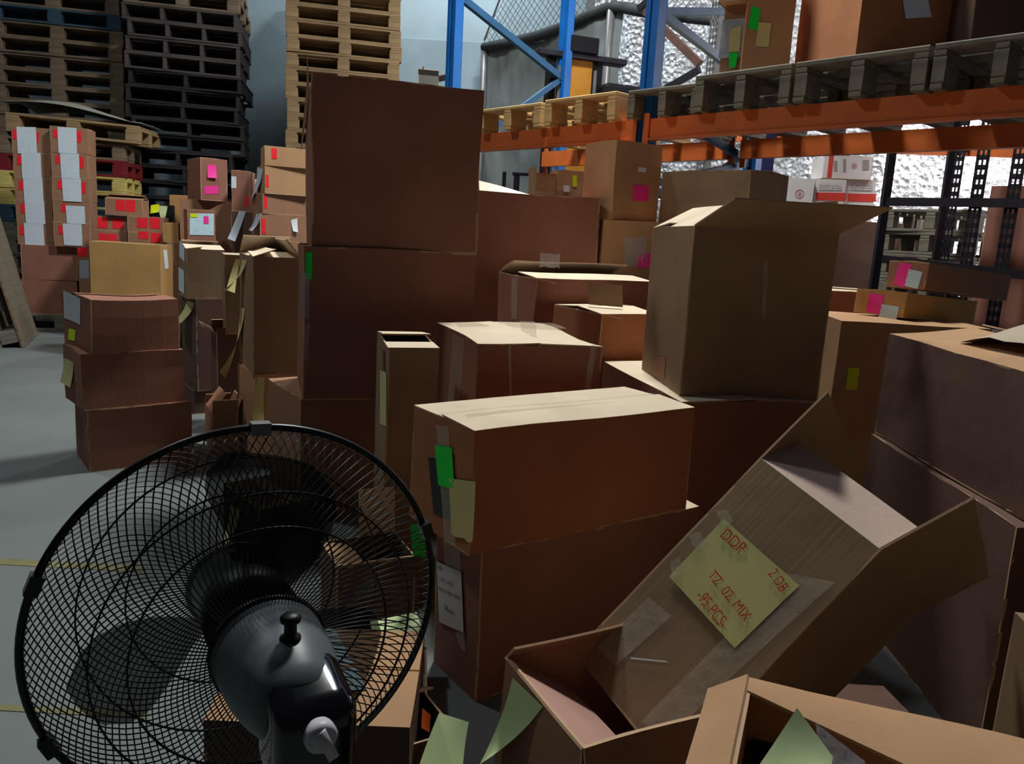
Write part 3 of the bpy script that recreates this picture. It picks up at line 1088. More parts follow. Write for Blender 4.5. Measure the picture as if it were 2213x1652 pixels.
stick(b8, 'l', [(405, 650), (420, 656), (412, 702), (396, 694)], PYE, 'paper_label', curl=0.06)
b6 = carton('carton with pale open top and white side labels, topmost of its dark column', (402, 536), 4.2, 24, right=484, left=386, b=0.28, z0=b8.top, m=KG, top_m=KP,
            flaps=[('f', 80, 0.12), ('b', 70, 0.12), ('l', 80, 0.08)])
stick(b6, 'l', [(388, 520), (400, 530), (400, 566), (388, 556)], WHITE, 'paper_label')
stick(b6, 'l', [(386, 578), (399, 586), (399, 636), (386, 626)], WHITE, 'paper_label')
b10 = carton('small open carton with torn flaps on the floor beside the fan', (458, 892), 3.45, 22, right=512, left=446, b=0.22, z0=0, m=KB, amp=0.014,
             flaps=[('f', -30, 0.07), ('l', 35, 0.1), ('b', 10, 0.05), ('r', -20, 0.06)])
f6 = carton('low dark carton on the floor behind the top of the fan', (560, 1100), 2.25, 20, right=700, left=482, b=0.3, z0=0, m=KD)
stick(f6, 'l', [(500, 1090), (520, 1098), (520, 1170), (500, 1160)], PYE, 'paper_label', curl=0.04)

# ---- heap in the middle
m1b = carton('red-brown carton under the wide carton with cream lid', (1005, 700), 4.12, 9, a=0.78, b=0.36, z0=0, m=KR)
m1 = carton('wide red-brown carton with a raised cream lid flap', (1000, 410), 4.12, 9, right=1298, b=0.36, z0=m1b.top, m=KR,
            flaps=[('f', 88, 0.17), ('b', 86, 0.17), ('f', 42, 0.07, {'mm': CREAM, 'i0': 0.12, 'i1': 0.52, 'twist': 44})])
m10 = carton('open carton with pale flaps and a plastic pouch lying on top', (1158, 602), 3.52, 24, right=1412, left=1080, z0=0, m=KR, top_m=KP, amp=0.01,
             flaps=[('f', 84, 0.19), ('b', 62, 0.19, {'bend': 12}), ('l', 100, 0.1)])
stick(m10, 'l', [(1110, 600), (1122, 600), (1120, 690), (1108, 690)], TAPE, 'tape_strip')
bm = bmesh.new()
pp = m10.M.inverted() @ PY(1187, 578, 3.7)
g = []
for i in range(7):
    g.append([bm.verts.new((pp.x - 0.05 + 0.1 * i / 6 + 0.01 * noise.noise(V((i, j, 0))), pp.y + 0.02 * math.sin(i), pp.z + 0.065 * j / 4 + 0.008 * noise.noise(V((i * .9, j * .8, 4))))) for j in range(5)])
for i in range(6):
    for j in range(4):
        bm.faces.new((g[i][j], g[i + 1][j], g[i + 1][j + 1], g[i][j + 1]))
link('plastic_pouch', mesh(bm, 'plastic_pouch', True), m10.root, PLAST)
m9 = carton('orange-brown carton with a small square flap standing up on its lid', (1300, 678), 3.12, 24, right=1424, left=1200, z0=0, m=KO, top_m=KP,
            flaps=[('f', 86, 0.2), ('b', 86, 0.19), ('l', 100, 0.1)])
pm9 = [m9.M.inverted() @ PY(*p) for p in ((1272, 612, 3.3), (1345, 616, 3.3), (1344, 664, 3.3), (1271, 658, 3.3))]
sheet(m9.root, pm9, V((0, -1, 0)), KG, 'flap', 0.006)
m2b = carton('tan carton with plastic pouch and pink note under the carton with one pink note', (1306, 474), 4.25, 0, right=1436, left=1297, z0=0, m=KT)
m2 = carton('tan carton with a single square pink note facing the aisle', (1334, 303), 4.25, 30, right=1432, left=1267, z0=m2b.top, m=KT, amp=0.008)
stick(m2, 'f', q(1368, 400, 1401, 434, 2), PINK, 'sticky_note')
stick(m2, 'f', q(1378, 362, 1395, 372, 1), WHITE, 'sticker')
stick(m2b, 'f', q(1350, 512, 1398, 575, 2), PLAST, 'plastic_pouch')
stick(m2b, 'f', q(1377, 552, 1410, 582, -4), PINK, 'sticky_note')
m3b = carton('brown carton holding up the large dark carton beside the rack upright', (1622, 520), 4.0, 42, right=1700, left=1450, z0=0, m=KD)
m3 = carton('large dark carton with blunt corner under the orange beam', (1622, 366), 4.0, 42, right=1704, left=1432, z0=m3b.top, m=KG, amp=0.01)
m4c = carton('brown carton under the pair of small tan cartons by the rack', (1170, 430), 4.75, 8, right=1285, b=0.3, z0=0, m=KB)
m4a = carton('small open tan carton beside the one with a yellow tag', (1158, 378), 4.75, 8, right=1202, b=0.26, z0=m4c.top, m=KT, flaps=[('l', -8, 0.05), ('f', -4, 0.015)])
m4b = carton('small tan carton with a neon yellow tag', (1205, 366), 4.76, 8, right=1268, b=0.26, z0=m4c.top, m=KT)
stick(m4b, 'f', q(1237, 378, 1247, 402), YEL, 'sticker')
stick(m4b, 'f', q(1217, 400, 1230, 414), WHITE, 'sticker')

m6 = carton('wide red-brown carton with pale lid under the tall open carton', (1472, 868), 2.34, 12, right=1776, left=1304, z0=0, m=KR, top_m=KP)
m5 = carton('tall grey-brown carton with its front flap folded outwards', (1502, 488), 2.42, 5, right=1813, left=1413, z0=m6.top, m=KG, amp=0.006, roll=0.0,
            flaps=[('l', 62, 0.16, {'mm': KP}), ('f', -70, 0.21, {'skew': 0.045}), ('b', 86, 0.2), ('r', 10, 0.1)])
stick(m5, 'l', [(1417, 770), (1440, 772), (1436, 818), (1412, 814)], KB, 'sticker')
stick(m5, 'f', [(1652, 560), (1662, 560), (1655, 690), (1646, 690)], TAPE, 'tape_strip')

m7 = carton('slim upright carton with an open pale top, taped along its narrow side', (838, 750), 2.12, 15, right=948, left=815, z0=0, m=KG, top_m=KP,
            flaps=[('f', 89, 0.11), ('b', 84, 0.18)])
stick(m7, 'l', [(820, 800), (834, 806), (836, 926), (822, 916)], PYE, 'paper_label')
stick(m7, 'l', [(826, 755), (832, 757), (832, 800), (826, 798)], KD, 'tape_strip')
m8 = carton('brown carton wrapped in shiny tape with crumpled lid, behind the carton with green tag', (1032, 746), 2.2, 18, right=1304, left=946, z0=0, m=KR, top_m=KP, amp=0.012, tape=False)
for qd, fc in (([(985, 700), (1215, 705), (1225, 716), (990, 712)], 't'), ([(1095, 690), (1125, 690), (1165, 740), (1130, 740)], 't')):
    stick(m8, fc, qd, TAPE, 'tape_strip', eps=0.006)
stick(m8, 'l', [(978, 725), (1000, 735), (992, 890), (970, 880)], TAPE, 'tape_strip')
stick(m8, 'f', [(1278, 745), (1290, 745), (1272, 895), (1258, 895)], TAPE, 'tape_strip')
stick(m8, 'f', [(1100, 748), (1106, 748), (1106, 880), (1100, 880)], TAPE, 'tape_strip')

m12 = carton('red-brown carton with a white printed label under the carton with green tag', (1042, 1196), 1.64, 35, right=1512, left=948, z0=0, m=KR, top_m=KP)
m11 = carton('orange-brown taped carton with a green tag and pale note on its end', (1024, 932), 1.62, 35, right=1504, left=893, z0=m12.top, m=KO, top_m=KP, amp=0.005)
stick(m11, 'l', [(944, 918), (970, 923), (986, 1180), (962, 1172)], TAPE, 'tape_strip', eps=0.0025)
stick(m11, 'l', [(926, 990), (945, 993), (985, 1130), (938, 1112)], mat('dark_grey_card', (48, 52, 52), 0.6), 'paper_label', eps=0.0015)
stick(m11, 'l', [(942, 962), (978, 968), (984, 1058), (950, 1050)], GREEN, 'paper_label', eps=0.004)
stick(m11, 'l', [(972, 1035), (1028, 1042), (1040, 1188), (978, 1158)], PYE, 'paper_label', eps=0.004, jag=0.06)
stick(m11, 't', [(1000, 903), (1350, 865), (1362, 868), (1012, 908)], TAPE, 'tape_strip', eps=0.006)
stick(m12, 'l', [(962, 1170), (998, 1182), (1000, 1235), (966, 1222)], TAPE, 'tape_strip', eps=0.0025)
lab = stick(m12, 'l', [(950, 1215), (1002, 1236), (1004, 1366), (952, 1344)], mat('white_label_paper', (216, 206, 208), 0.6, namt=0.03), 'paper_label', eps=0.004)
for tx, l_, r_, sz in (('AB', (952, 1226), (961, 1230), 0.012), ('UNIT LOAD', (957, 1252), (985, 1264), 0.011), ('BOX EVER ITEMS', (954, 1272), (1000, 1294), 0.011), ('245 pcs', (964, 1312), (985, 1324), 0.017)):
    write(m12, 'l', tx, l_, r_, sz, INKB, eps=0.0055, parent=lab)
stick(m12, 'l', [(984, 1362), (1004, 1368), (1006, 1410), (996, 1400)], TAPE, 'tape_strip', eps=0.0025)

# ---- right side heap
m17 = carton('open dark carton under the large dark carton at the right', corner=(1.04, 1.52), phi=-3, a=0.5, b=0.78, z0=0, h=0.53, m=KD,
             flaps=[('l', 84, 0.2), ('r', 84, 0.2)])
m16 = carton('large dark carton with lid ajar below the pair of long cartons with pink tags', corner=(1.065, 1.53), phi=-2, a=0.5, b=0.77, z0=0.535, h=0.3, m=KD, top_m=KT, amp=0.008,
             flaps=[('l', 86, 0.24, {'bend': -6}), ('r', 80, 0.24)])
bm = bmesh.new()
g = []
sk = m16.M.inverted()
for i in range(13):
    row = []
    for j in range(9):
        u, v = i / 12, j / 8
        p = V((1.16 + 0.5 * u, 1.55 + 0.5 * v, 0.845 + 0.17 * math.sin(math.pi * min(1, u * 0.62 + 0.06)) * math.sin(math.pi * v) ** .6 + 0.008 * noise.noise(V((u * 7, v * 7, 0)))))
        row.append(bm.verts.new(p))
    g.append(row)
for i in range(12):
    for j in range(8):
        bm.faces.new((g[i][j], g[i + 1][j], g[i + 1][j + 1], g[i][j + 1]))
bot = [bm.verts.new(v.co + V((0, 0, -0.006))) for row in (g[0], g[-1]) for v in row]
o = link('paper_sack', mesh(bm, 'paper_sack', True), None, mat('sack_paper', (176, 158, 136), 0.8, nscale=5, bump=0.3, bscale=12))
tag(o, 'crumpled tan paper sack bulging on the lid of the large dark carton', 'sack')
m18 = carton('tan carton with neon yellow-green label behind the large dark carton', (1816, 694), 2.6, 0, a=0.5, b=0.4, z0=0, m=KT)
stick(m18, 'f', [(1830, 797), (1856, 797), (1850, 845), (1826, 843)], YEL, 'paper_label')
m19 = carton('lower long tan carton with pink tag and pale blue label', (1958, 642), 2.72, 30, right=2112, left=1850, z0=m18.top, m=KY, roll=3.2, amp=0.003)
m20 = carton('upper long carton with pink tag and pale blue label', (2004, 578), 2.78, 30, right=2186, left=1920, z0=m19.top + 0.008, m=KB, roll=3.6, amp=0.003)
stick(m19, 'l', [(1880, 634), (1912, 640), (1902, 680), (1872, 674)], PINK, 'paper_label')
stick(m19, 'l', [(1906, 658), (1944, 664), (1936, 700), (1897, 694)], WBP, 'paper_label')
stick(m20, 'l', [(1944, 567), (1972, 572), (1954, 622), (1930, 614)], PINK, 'paper_label')
stick(m20, 'l', [(1964, 582), (1994, 588), (1984, 625), (1955, 618)], WBP, 'paper_label')
m21 = carton('brown carton with a pale lid behind the tall open carton', (1790, 628), 3.15, 0, a=0.4, b=0.34, z0=0, m=KR, top_m=KP)
m21b = carton('plain brown carton behind the pair of long cartons', (2030, 722), 3.1, -4, a=0.45, b=0.4, z0=0, m=KD)

# ---- tilted open carton with the yellow hand-written note
def camp(px, py, d):
    r = ray(px, py)
    return EYE + r * d
C1 = camp(1640, 990, 1.45)
C0 = camp(1240, 1410, 1.45)
Cv = camp(1890, 1205, 1.27)
u = C1 - C0
v = Cv - C1
v = v - u * (v.dot(u) / u.dot(u))
wv = v.cross(u)
wv = wv.normalized() * 0.42
if wv.dot(FW) < 0:
    wv = -wv
# carton axes: x = v (towards the viewer's right), y = w (into the scene), z = u (towards the opening)
m13 = carton('tilted open carton with a yellow hand-written note, lying across the open carton', frame=(C0, v, wv, u), m=KG, amp=0.005,
             flaps=[('f', 40, 0.105, {'mm': card('board_pink_lit', (214, 186, 172))}), ('l', 2, 0.175), ('r', -17, 0.165), ('b', 30, 0.12)])  # folded-in flap coloured paler to stand in for light falling on it
nt_ = stick(m13, 'f', [(1564, 1122), (1728, 1268), (1588, 1400), (1446, 1246)], mat('yellow_note_paper', (212, 206, 138), 0.6, nscale=7, namt=0.10), 'paper_note', eps=0.003)
for tx, l_, r_, sz in (('DDP', (1563, 1152), (1606, 1190), 0.030), ('2 DB', (1668, 1236), (1696, 1278), 0.026), ('TZ  02, MIX', (1536, 1238), (1618, 1338), 0.026), ('-95 PCS-', (1512, 1282), (1566, 1352), 0.030)):
    write(m13, 'f', tx, l_, r_, sz, INKO, eps=0.0055, parent=nt_)
stick(m13, 'f', [(1548, 1108), (1572, 1104), (1586, 1130), (1566, 1140)], TAPE, 'tape_strip', eps=0.006)
stick(m13, 'f', [(1490, 1160), (1512, 1150), (1530, 1180), (1505, 1192)], TAPE, 'tape_strip', eps=0.006)
stick(m13, 'f', [(1450, 1215), (1470, 1205), (1480, 1240), (1455, 1250)], TAPE, 'tape_strip', eps=0.006)
stick(m13, 'f', [(1700, 1240), (1805, 1262), (1560, 1480), (1500, 1440)], TAPE, 'tape_strip', eps=0.0022)
stick(m13, 'f', [(1400, 1290), (1450, 1330), (1330, 1440), (1290, 1400)], TAPE, 'tape_strip', eps=0.0022)
stick(m13, 'f', [(1500, 1440), (1560, 1480), (1440, 1600), (1385, 1560)], TAPE, 'tape_strip', eps=0.0022)
stick(m13, 'f', [(1362, 1421), (1440, 1428), (1441, 1431), (1363, 1425)], WHITE, 'sticker', eps=0.003)

# ---- open carton at the bottom and the torn carton beside it
nr = PZ(1258, 1622, 0.34)
m14 = carton('open carton with a crumpled rim holding up the tilted carton', corner=(nr.x, nr.y), phi=27, a=0.30, b=0.27, z0=0, h=0.34, m=KB, amp=0.012,
             flaps=[('l', 122, 0.16, {'mm': card('board_pinkish', (190, 146, 132))}), ('b', 40, 0.04), ('f', -160, 0.10)])
stick(m14, 'l', [(1098, 1466), (1168, 1530), (1090, 1640), (1030, 1652)], PGR, 'paper_label', curl=0.05)
nr = PZ(1612, 1590, 0.5)
m15 = carton('torn carton with half-open lid and pale green note at the lower right', corner=(nr.x - 0.06, nr.y - 0.14), phi=-20, a=0.5, b=0.28, z0=0, h=0.5, m=KT, amp=0.008,
             flaps=[('b', 80, 0.27, {'bend': 14, 'taper': 0.86}), ('l', -125, 0.06), ('r', 80, 0.12), ('f', -150, 0.1)])
gn = [m15.M.inverted() @ camp(*p) for p in ((1722, 1534, 0.82), (1800, 1640, 0.80), (1780, 1740, 0.75), (1590, 1740, 0.77))]
sheet(m15.root, gn, V((0, 0, 1)), PGR, 'paper_note', 0.01, label='pale green note with black marks')
gp = [m15.M.inverted() @ camp(*p) for p in ((1762, 1566, 0.84), (1870, 1650, 0.85), (1850, 1740, 0.80), (1780, 1720, 0.79))]
sheet(m15.root, gp, V((0, 0, 1)), PLAST, 'plastic_film', 0.015)
# black box beside it
bp = PZ(1570, 1600, 0.42)
o = carton('flat black folder box wedged beside the torn carton', corner=(bp.x + 0.0, bp.y - 0.10), phi=-18, a=0.06, b=0.13, z0=0, h=0.42, m=mat('black_board', (16, 18, 20), 0.7), amp=0.002, flaps=[('l', 88, 0.06)], name='folder_box')
m22 = carton('taped carton corner beneath the tilted carton flap at the right edge', corner=(0.93, 1.05), phi=-8, a=0.4, b=0.36, z0=0, h=0.40, m=KG, top_m=KG)

m23 = carton('low dark carton on the floor under the tilted carton', corner=(0.56, 1.16), phi=4, a=0.33, b=0.42, z0=0, h=0.12, m=KD)

# ---- behind the fan
nr = PZ(440, 1556, 0.25)
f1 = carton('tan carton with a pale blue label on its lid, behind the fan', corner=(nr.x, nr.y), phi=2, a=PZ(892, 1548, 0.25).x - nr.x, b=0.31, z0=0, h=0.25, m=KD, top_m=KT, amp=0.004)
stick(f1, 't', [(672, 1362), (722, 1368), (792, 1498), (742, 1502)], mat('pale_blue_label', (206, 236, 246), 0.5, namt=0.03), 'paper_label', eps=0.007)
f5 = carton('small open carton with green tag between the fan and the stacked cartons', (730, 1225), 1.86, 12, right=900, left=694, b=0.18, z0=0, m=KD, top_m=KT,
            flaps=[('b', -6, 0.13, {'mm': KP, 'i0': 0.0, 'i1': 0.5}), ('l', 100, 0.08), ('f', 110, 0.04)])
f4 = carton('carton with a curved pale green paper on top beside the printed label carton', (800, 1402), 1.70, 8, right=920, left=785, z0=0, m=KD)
stick(f4, 'f', [(888, 1408), (914, 1410), (914, 1460), (888, 1458)], GREEN, 'sticker')
gq = [f4.M.inverted() @ p for p in (PZ(800, 1345, f4.top + 0.03), PZ(900, 1325, f4.top + 0.05), PZ(920, 1385, f4.top + 0.012), PZ(812, 1412, f4.top + 0.012))]
sheet(f4.root, gq, V((0, 0, 1)), PGR, 'paper_note', 0.004)
gq = [f5.M.inverted() @ PY(*p, 1.86) for p in ((886, 1130), (915, 1140), (918, 1205), (890, 1200))]
sheet(f5.root, gq, V((0, -1, 0)), GREEN, 'sticker', 0.01)
s1 = [PZ(948, 1540, 0.2), PZ(1012, 1560, 0.2), PZ(985, 1700, 0.12), PZ(880, 1700, 0.12)]
f7 = carton('low carton with pale green paper wedged below the white printed label', corner=(-0.17, 1.22), phi=32, a=0.13, b=0.16, z0=0, h=0.17, m=KD, flaps=[('b', 60, 0.06)], amp=0.01)
sheet(f7.root, [f7.M.inverted() @ p for p in s1], V((0, -1, 0)), PGR, 'paper_note', 0.02)
sheet(f7.root, [f7.M.inverted() @ p for p in (PZ(912, 1530, 0.3), PZ(930, 1545, 0.3), PZ(925, 1580, 0.28), PZ(908, 1570, 0.28))], V((0, -1, 0)), mat('orange_paper', (240, 96, 24), 0.6), 'sticker', 0.004)

# ================================================================== BACK LEFT: LABELLED CARTONS
YL = 6.95
rows = [272, 328, 382, 432, 480, 527]
lp = pallet(V((PY(105, 600, YL).x, YL + 0.32, 0)), R_(14), 'grey', 'pallet on the floor under the paper-labelled cartons', W=1.0, Dp=0.6, H=0.15)
zl = 0.15
g_lab = 'cartons with hanging white paper strips'
lowa = carton('wide brown carton on the floor pallet, lowest under the labelled cartons', (46, 603), YL, 14, right=166, b=0.28, z0=zl, m=KR, tape=False)
lowb = carton('wide brown carton second from the floor pallet under the labelled cartons', (44, 528), YL, 14, right=166, b=0.28, z0=lowa.top, m=KR, tape=False)
lowc = carton('narrow carton with red sticker and grey paper beside the wide brown cartons', (167, 528), YL + 0.06, 14, right=196, b=0.24, z0=zl, m=KB, tape=False)
stick(lowc, 'f', q(168, 534, 189, 554), RED, 'sticker')
stick(lowc, 'f', q(172, 562, 192, 602), GPOUCH, 'paper_label')
zc = lowb.top
cols = [((22, 107), (40, 44)), ((107, 190), (40, 44))]
prev = [zc, zc]
for k in range(4, -1, -1):
    for c_, (x0, x1) in enumerate(((24 + 3 * (k), 106 + 2 * k), (107 + 2 * k, 188 + 1.5 * k))):
        x0 += 0
        cc = carton(['topmost', 'second from top', 'third from top', 'fourth from top', 'lowest'][k] + ' carton with white paper strip, in the column ' + ('away from' if c_ == 0 else 'beside') + ' the painted pallets',
                    (x0, rows[k]), YL + 0.01, 14, right=x1, b=0.26, z0=prev[c_], m=KB, tape=False, group=g_lab, amp=0.003)
        prev[c_] = cc.top
        if c_ == 0:
            l0 = [36, 46, 50, 54, 52][k]
            stick(cc, 'f', [(l0, rows[k] + 2), (l0 + 42, rows[k] + 3), (l0 + 45, rows[k + 1] + 5), (l0 + 3, rows[k + 1] + 4)], WP, 'paper_strip', eps=0.006)
            stick(cc, 'f', q(l0 - 9, rows[k] + 8, l0 + 1, rows[k] + 28), RED, 'sticker', eps=0.003)
            if k == 0:
                stick(cc, 'f', q(l0 + 41, rows[k] + 14, l0 + 48, rows[k] + 36), RED, 'sticker', eps=0.003)
        else:
            l0 = [124, 130, 134, 142, 136][k]
            y_off = 12 if k == 3 else 3
            stick(cc, 'f', [(l0, rows[k] + y_off), (l0 + 41, rows[k] + y_off + 2), (l0 + 43, rows[k + 1] + 5), (l0 + 3, rows[k + 1] + 3)], WP, 'paper_strip', eps=0.006)
            stick(cc, 'f', q(l0 - 9, rows[k] + 8, l0 + 1, rows[k] + 26), RED, 'sticker', eps=0.003)
            if k < 3:
                stick(cc, 'f', q(l0 + 41, rows[k] + 12, l0 + 51, rows[k] + 36), RED, 'sticker', eps=0.003)
# pair-sticker cartons
YR = 6.6
rp2 = pallet(V((PY(278, 600, YR).x, YR + 0.4, 0)), R_(8), 'grey', 'pallet under the cartons with pairs of red stickers', W=0.78, Dp=0.8, H=0.15, detail=False)
def pair(lbl, x0, x1, y, z0, s, grp=True, H=None, flaps='closed'):
    c_ = carton(lbl, (x0, y), YR, 14, right=x1, b=0.26, z0=z0, m=KB, tape=False, group='cartons with two red stickers', amp=0.004, flaps=flaps)
    for (a_, b_, y0, y1) in s:
        stick(c_, 'f', q(a_, y0, b_, y1, 1), RED, 'sticker')
    return c_
sup1 = carton('brown carton hidden low under the left red-sticker cartons', (194, 522), YR, 14, right=274, b=0.26, z0=0.15, m=KB, tape=False)
sup2 = carton('brown carton hidden low under the right red-sticker cartons', (275, 526), YR, 14, right=352, b=0.26, z0=0.15, m=KB, tape=False)
p1 = pair('red-sticker carton of the lower row, left of the pair', 194, 274, 498, sup1.top, [(213, 233, 504, 524), (234, 253, 505, 524)])
p2 = pair('red-sticker carton of the lower row, beside the small tan carton', 276, 352, 501, sup2.top, [(299, 321, 500, 516), (326, 347, 503, 524)])
p3 = pair('red-sticker carton of the upper row with tilted stickers', 194, 274, 466, p1.top, [(211, 233, 470, 493), (243, 266, 472, 494)])
p4 = pair('red-sticker carton of the upper row beside the black folder', 275, 352, 467, p2.top, [(296, 319, 471, 492), (324, 346, 471, 494)])
p5 = pair('single red-sticker carton on top of the others, its lid bulging', 226, 308, 428, max(p3.top, p4.top), [(250, 270, 432, 455), (272, 292, 432, 457)], flaps=[('f', 76, 0.16, {'bend': 20}), ('b', 76, 0.16)])
f_tan = carton('wide yellow-tan carton in front of the red-sticker cartons', (192, 522), 5.75, 8, right=346, b=0.3, z0=0.35, m=KY, amp=0.004)
f_tanb = carton('brown carton under the wide yellow-tan carton', (188, 610), 5.76, 8, right=350, b=0.3, z0=0, h=0.35, m=KB)
stick(f_tan, 'r', [(352, 540), (360, 540), (364, 580), (356, 582)], WHITE, 'paper_label')
bt2 = carton('brown carton with a green mark beside the wide yellow-tan carton', (362, 524), 6.5, 8, right=386, b=0.3, z0=0, m=KB, tape=False)
stick(bt2, 'f', q(367, 533, 373, 547), GREEN, 'sticker')
bt1 = carton('small square tan carton beside the red-sticker cartons', (352, 481), 6.5, 8, right=386, b=0.3, z0=bt2.top, m=KY, tape=False)
bt3b = carton('brown carton under the tall tan carton by the dark pallets', (362, 500), 7.0, 8, right=412, b=0.3, z0=0, m=KB, tape=False)
bt3 = carton('tall tan carton standing in front of the dark pallets', (366, 421), 7.0, 8, right=412, b=0.3, z0=bt3b.top, m=KY, tape=False)
fo = carton('black folder with crumpled yellow-green paper beside the red-sticker cartons', (330, 442), 6.93, 8, right=374, b=0.05, z0=0.9, m=mat('black_board', (16, 18, 20), 0.7), flaps=[('f', 88, 0.05)], name='folder_box', amp=0.002)
stick(fo, 'f', q(326, 444, 344, 462, -3), YEL, 'paper_label', curl=0.02)
stick(fo, 'f', [(340, 444), (362, 446), (358, 476), (350, 478)], PGR, 'paper_label', curl=0.03)
fos = carton('brown carton under the black folder', (320, 482), 6.92, 8, right=362, b=0.08, z0=0, h=0.9, m=KB, tape=False)
# cartons with pink notes and a white label
YP = 6.3
c_s = carton('brown carton on the floor below the white-labelled carton', (398, 600), YP, 14, right=500, b=0.34, z0=0, m=KD, tape=False)
c_m = carton('brown carton behind the white-labelled carton', (388, 430), YP + 0.16, 14, right=502, b=0.3, z0=c_s.top, m=KB, tape=False)
c_w = carton('carton with a white form, a pink note and a yellow sticker', (404, 452), YP - 0.16, 14, right=466, left=396, b=0.16, z0=c_s.top, m=KR, tape=False)
stick(c_w, 'f', q(409, 461, 463, 508, 1), WBP, 'paper_label', eps=0.003)
stick(c_w, 'f', q(440, 467, 451, 483, 1), PINK, 'sticker', eps=0.006)
stick(c_w, 'f', q(410, 461, 426, 469, 1), YEL, 'sticker', eps=0.006)
c_p = carton('brown carton with two neon pink notes', (433, 340), YP + 0.12, 30, right=491, left=404, b=0.32, z0=c_m.top, m=KR, amp=0.004)
stick(c_p, 'f', q(448, 356, 467, 384, 1), PINK, 'sticky_note', curl=0.02)
stick(c_p, 'f', q(442, 402, 472, 420, -1), PINK, 'sticky_note')
# cartons with hanging strips and the column of lighter cartons
YC = 6.0
e_l = carton('brown carton at the bottom of the lighter column by the wall', (562, 520), YC, 14, right=665, left=548, b=0.3, z0=0, m=KB, tape=False)
e_4 = carton('carton with a red sticker and white tag, lowest visible of the lighter column', (562, 461), YC, 14, right=665, left=546, b=0.3, z0=e_l.top, m=KB)
e_3 = carton('carton with a taped seam, third of the lighter column', (568, 418), YC, 14, right=665, left=546, b=0.3, z0=e_4.top, m=KB)
e_2 = carton('tall carton with a red sticker, second of the lighter column', (572, 357), YC, 14, right=665, left=556, b=0.3, z0=e_3.top, m=KT, tape=False)
e_1 = carton('carton with a red corner sticker on top of the lighter column', (572, 314), YC, 14, right=665, left=562, b=0.3, z0=e_2.top, m=KT, tape=False)
stick(e_1, 'f', q(587, 320, 598, 343, 1), RED, 'sticker')
stick(e_2, 'f', q(574, 378, 580, 404, 1), RED, 'sticker')
stick(e_3, 'f', q(571, 424, 578, 450, 1), RED, 'sticker')
stick(e_4, 'f', q(566, 472, 574, 505, 1), RED, 'sticker')
stick(e_4, 'f', [(628, 476), (642, 472), (642, 502), (632, 500)], WHITE, 'paper_label', curl=0.02)
stick(e_2, 'l', [(556, 362), (568, 366), (560, 432), (548, 430)], WP, 'paper_strip', curl=0.06)
stick(e_4, 'l', [(554, 462), (566, 464), (562, 500), (550, 498)], WP, 'paper_strip', curl=0.06)
g_l = carton('brown carton beneath the carton with a slanted top edge', (500, 456), YC + 0.25, 10, right=546, b=0.26, z0=0, m=KD, tape=False)
g_1 = carton('brown carton with slanted top edge, white and red stickers, beside the lighter column', (500, 368), YC + 0.25, 10, right=540, b=0.26, z0=g_l.top, m=KR, tape=False)
stick(g_1, 'f', q(500, 381, 511, 406, 1), WHITE, 'sticker')
stick(g_1, 'f', q(529, 424, 537, 446, 1), RED, 'sticker')
stick(g_l, 'f', [(518, 456), (532, 458), (512, 522), (494, 516)], WP, 'paper_strip', curl=0.08)
# white tub
tb0 = PY(546, 420, 6.9)
e = empty('plastic_tub', (tb0.x, tb0.y, 0), 0, 'white plastic tub against the blue wall between the cartons', 'tub')
zt0, zt1 = tb0.z, PY(546, 396, 6.9).z
WPL = mat('white_plastic', (226, 224, 216), 0.4, namt=0.03)
bm = bmesh.new()
lathe(bm, [(0.06, zt0 - 0.1), (0.085, zt1 - 0.02), (0.088, zt1 - 0.02), (0.088, zt1 - 0.012)], 20, 'Z')
link('tub_body', mesh(bm, 'tub_body', True), e, WPL)
bm = bmesh.new()
lathe(bm, [(0.095, zt1 - 0.012), (0.095, zt1 + 0.02), (0.08, zt1 + 0.028)], 20, 'Z')
link('lid', mesh(bm, 'lid'), e, WPL)
tubs = carton('tall brown carton under the white tub', corner=(tb0.x - 0.12, tb0.y - 0.12), phi=0, a=0.24, b=0.24, z0=0, h=zt0 - 0.1, m=KB, tape=False)

# grey-brown open box against the wall behind the tower
wbx = PY(935, 170, 9.0)
stand = carton('tall brown carton behind the tower of red-brown cartons', corner=(wbx.x - 0.3, 8.9), phi=6, a=0.6, b=0.45, z0=0, h=wbx.z - 0.12, m=KB)
carton('grey open box with a curled flap high up against the wall', (905, 160), 8.95, 6, right=948, b=0.35, z0=stand.top, m=mat('grey_board', (120, 118, 110), 0.8), flaps=[('f', -60, 0.08), ('l', 30, 0.1), ('b', 30, 0.12), ('r', -75, 0.22)], amp=0.01)

# ================================================================== ON THE RACK
ZP = ZB + 0.185
def on_rack(lbl, x, Y, phi, top_z, m, **k):
    p = PY(x, 100, Y)
    # column px given at pallet level
    pz = None
    lo, hi = p.x - 0.5, p.x + 0.5
    for _ in range(40):
        mid = (lo + hi) / 2
        if proj(V((mid, Y, ZP)))[0] < x:
            lo = mid
        else:
            hi = mid
    T_ = V((mid, Y, ZP))
    r = V((math.cos(R_(phi)), math.sin(R_(phi)), 0))
    l = V((-math.sin(R_(phi)), math.cos(R_(phi)), 0))
    a = k.pop('a', None) or solve_len(T_, r, k.pop('right'))
    b = k.pop('b', None) or solve_len(T_, l, k.pop('left'))
    return carton(lbl, corner=(mid, Y), phi=phi, a=a, b=b, z0=ZP, h=top_z - ZP, m=m, **k)
r1 = on_rack('tan carton with a neon green tag and pale note on the rack', 1600, 4.28, -8, ZP + 0.62, KT, right=1704, b=0.4)
r1l = on_rack('short carton with grey pouch and green tag beside the tan carton on the rack', 1552, 4.40, -28, ZP + 0.36, KB, right=1598, b=0.2)
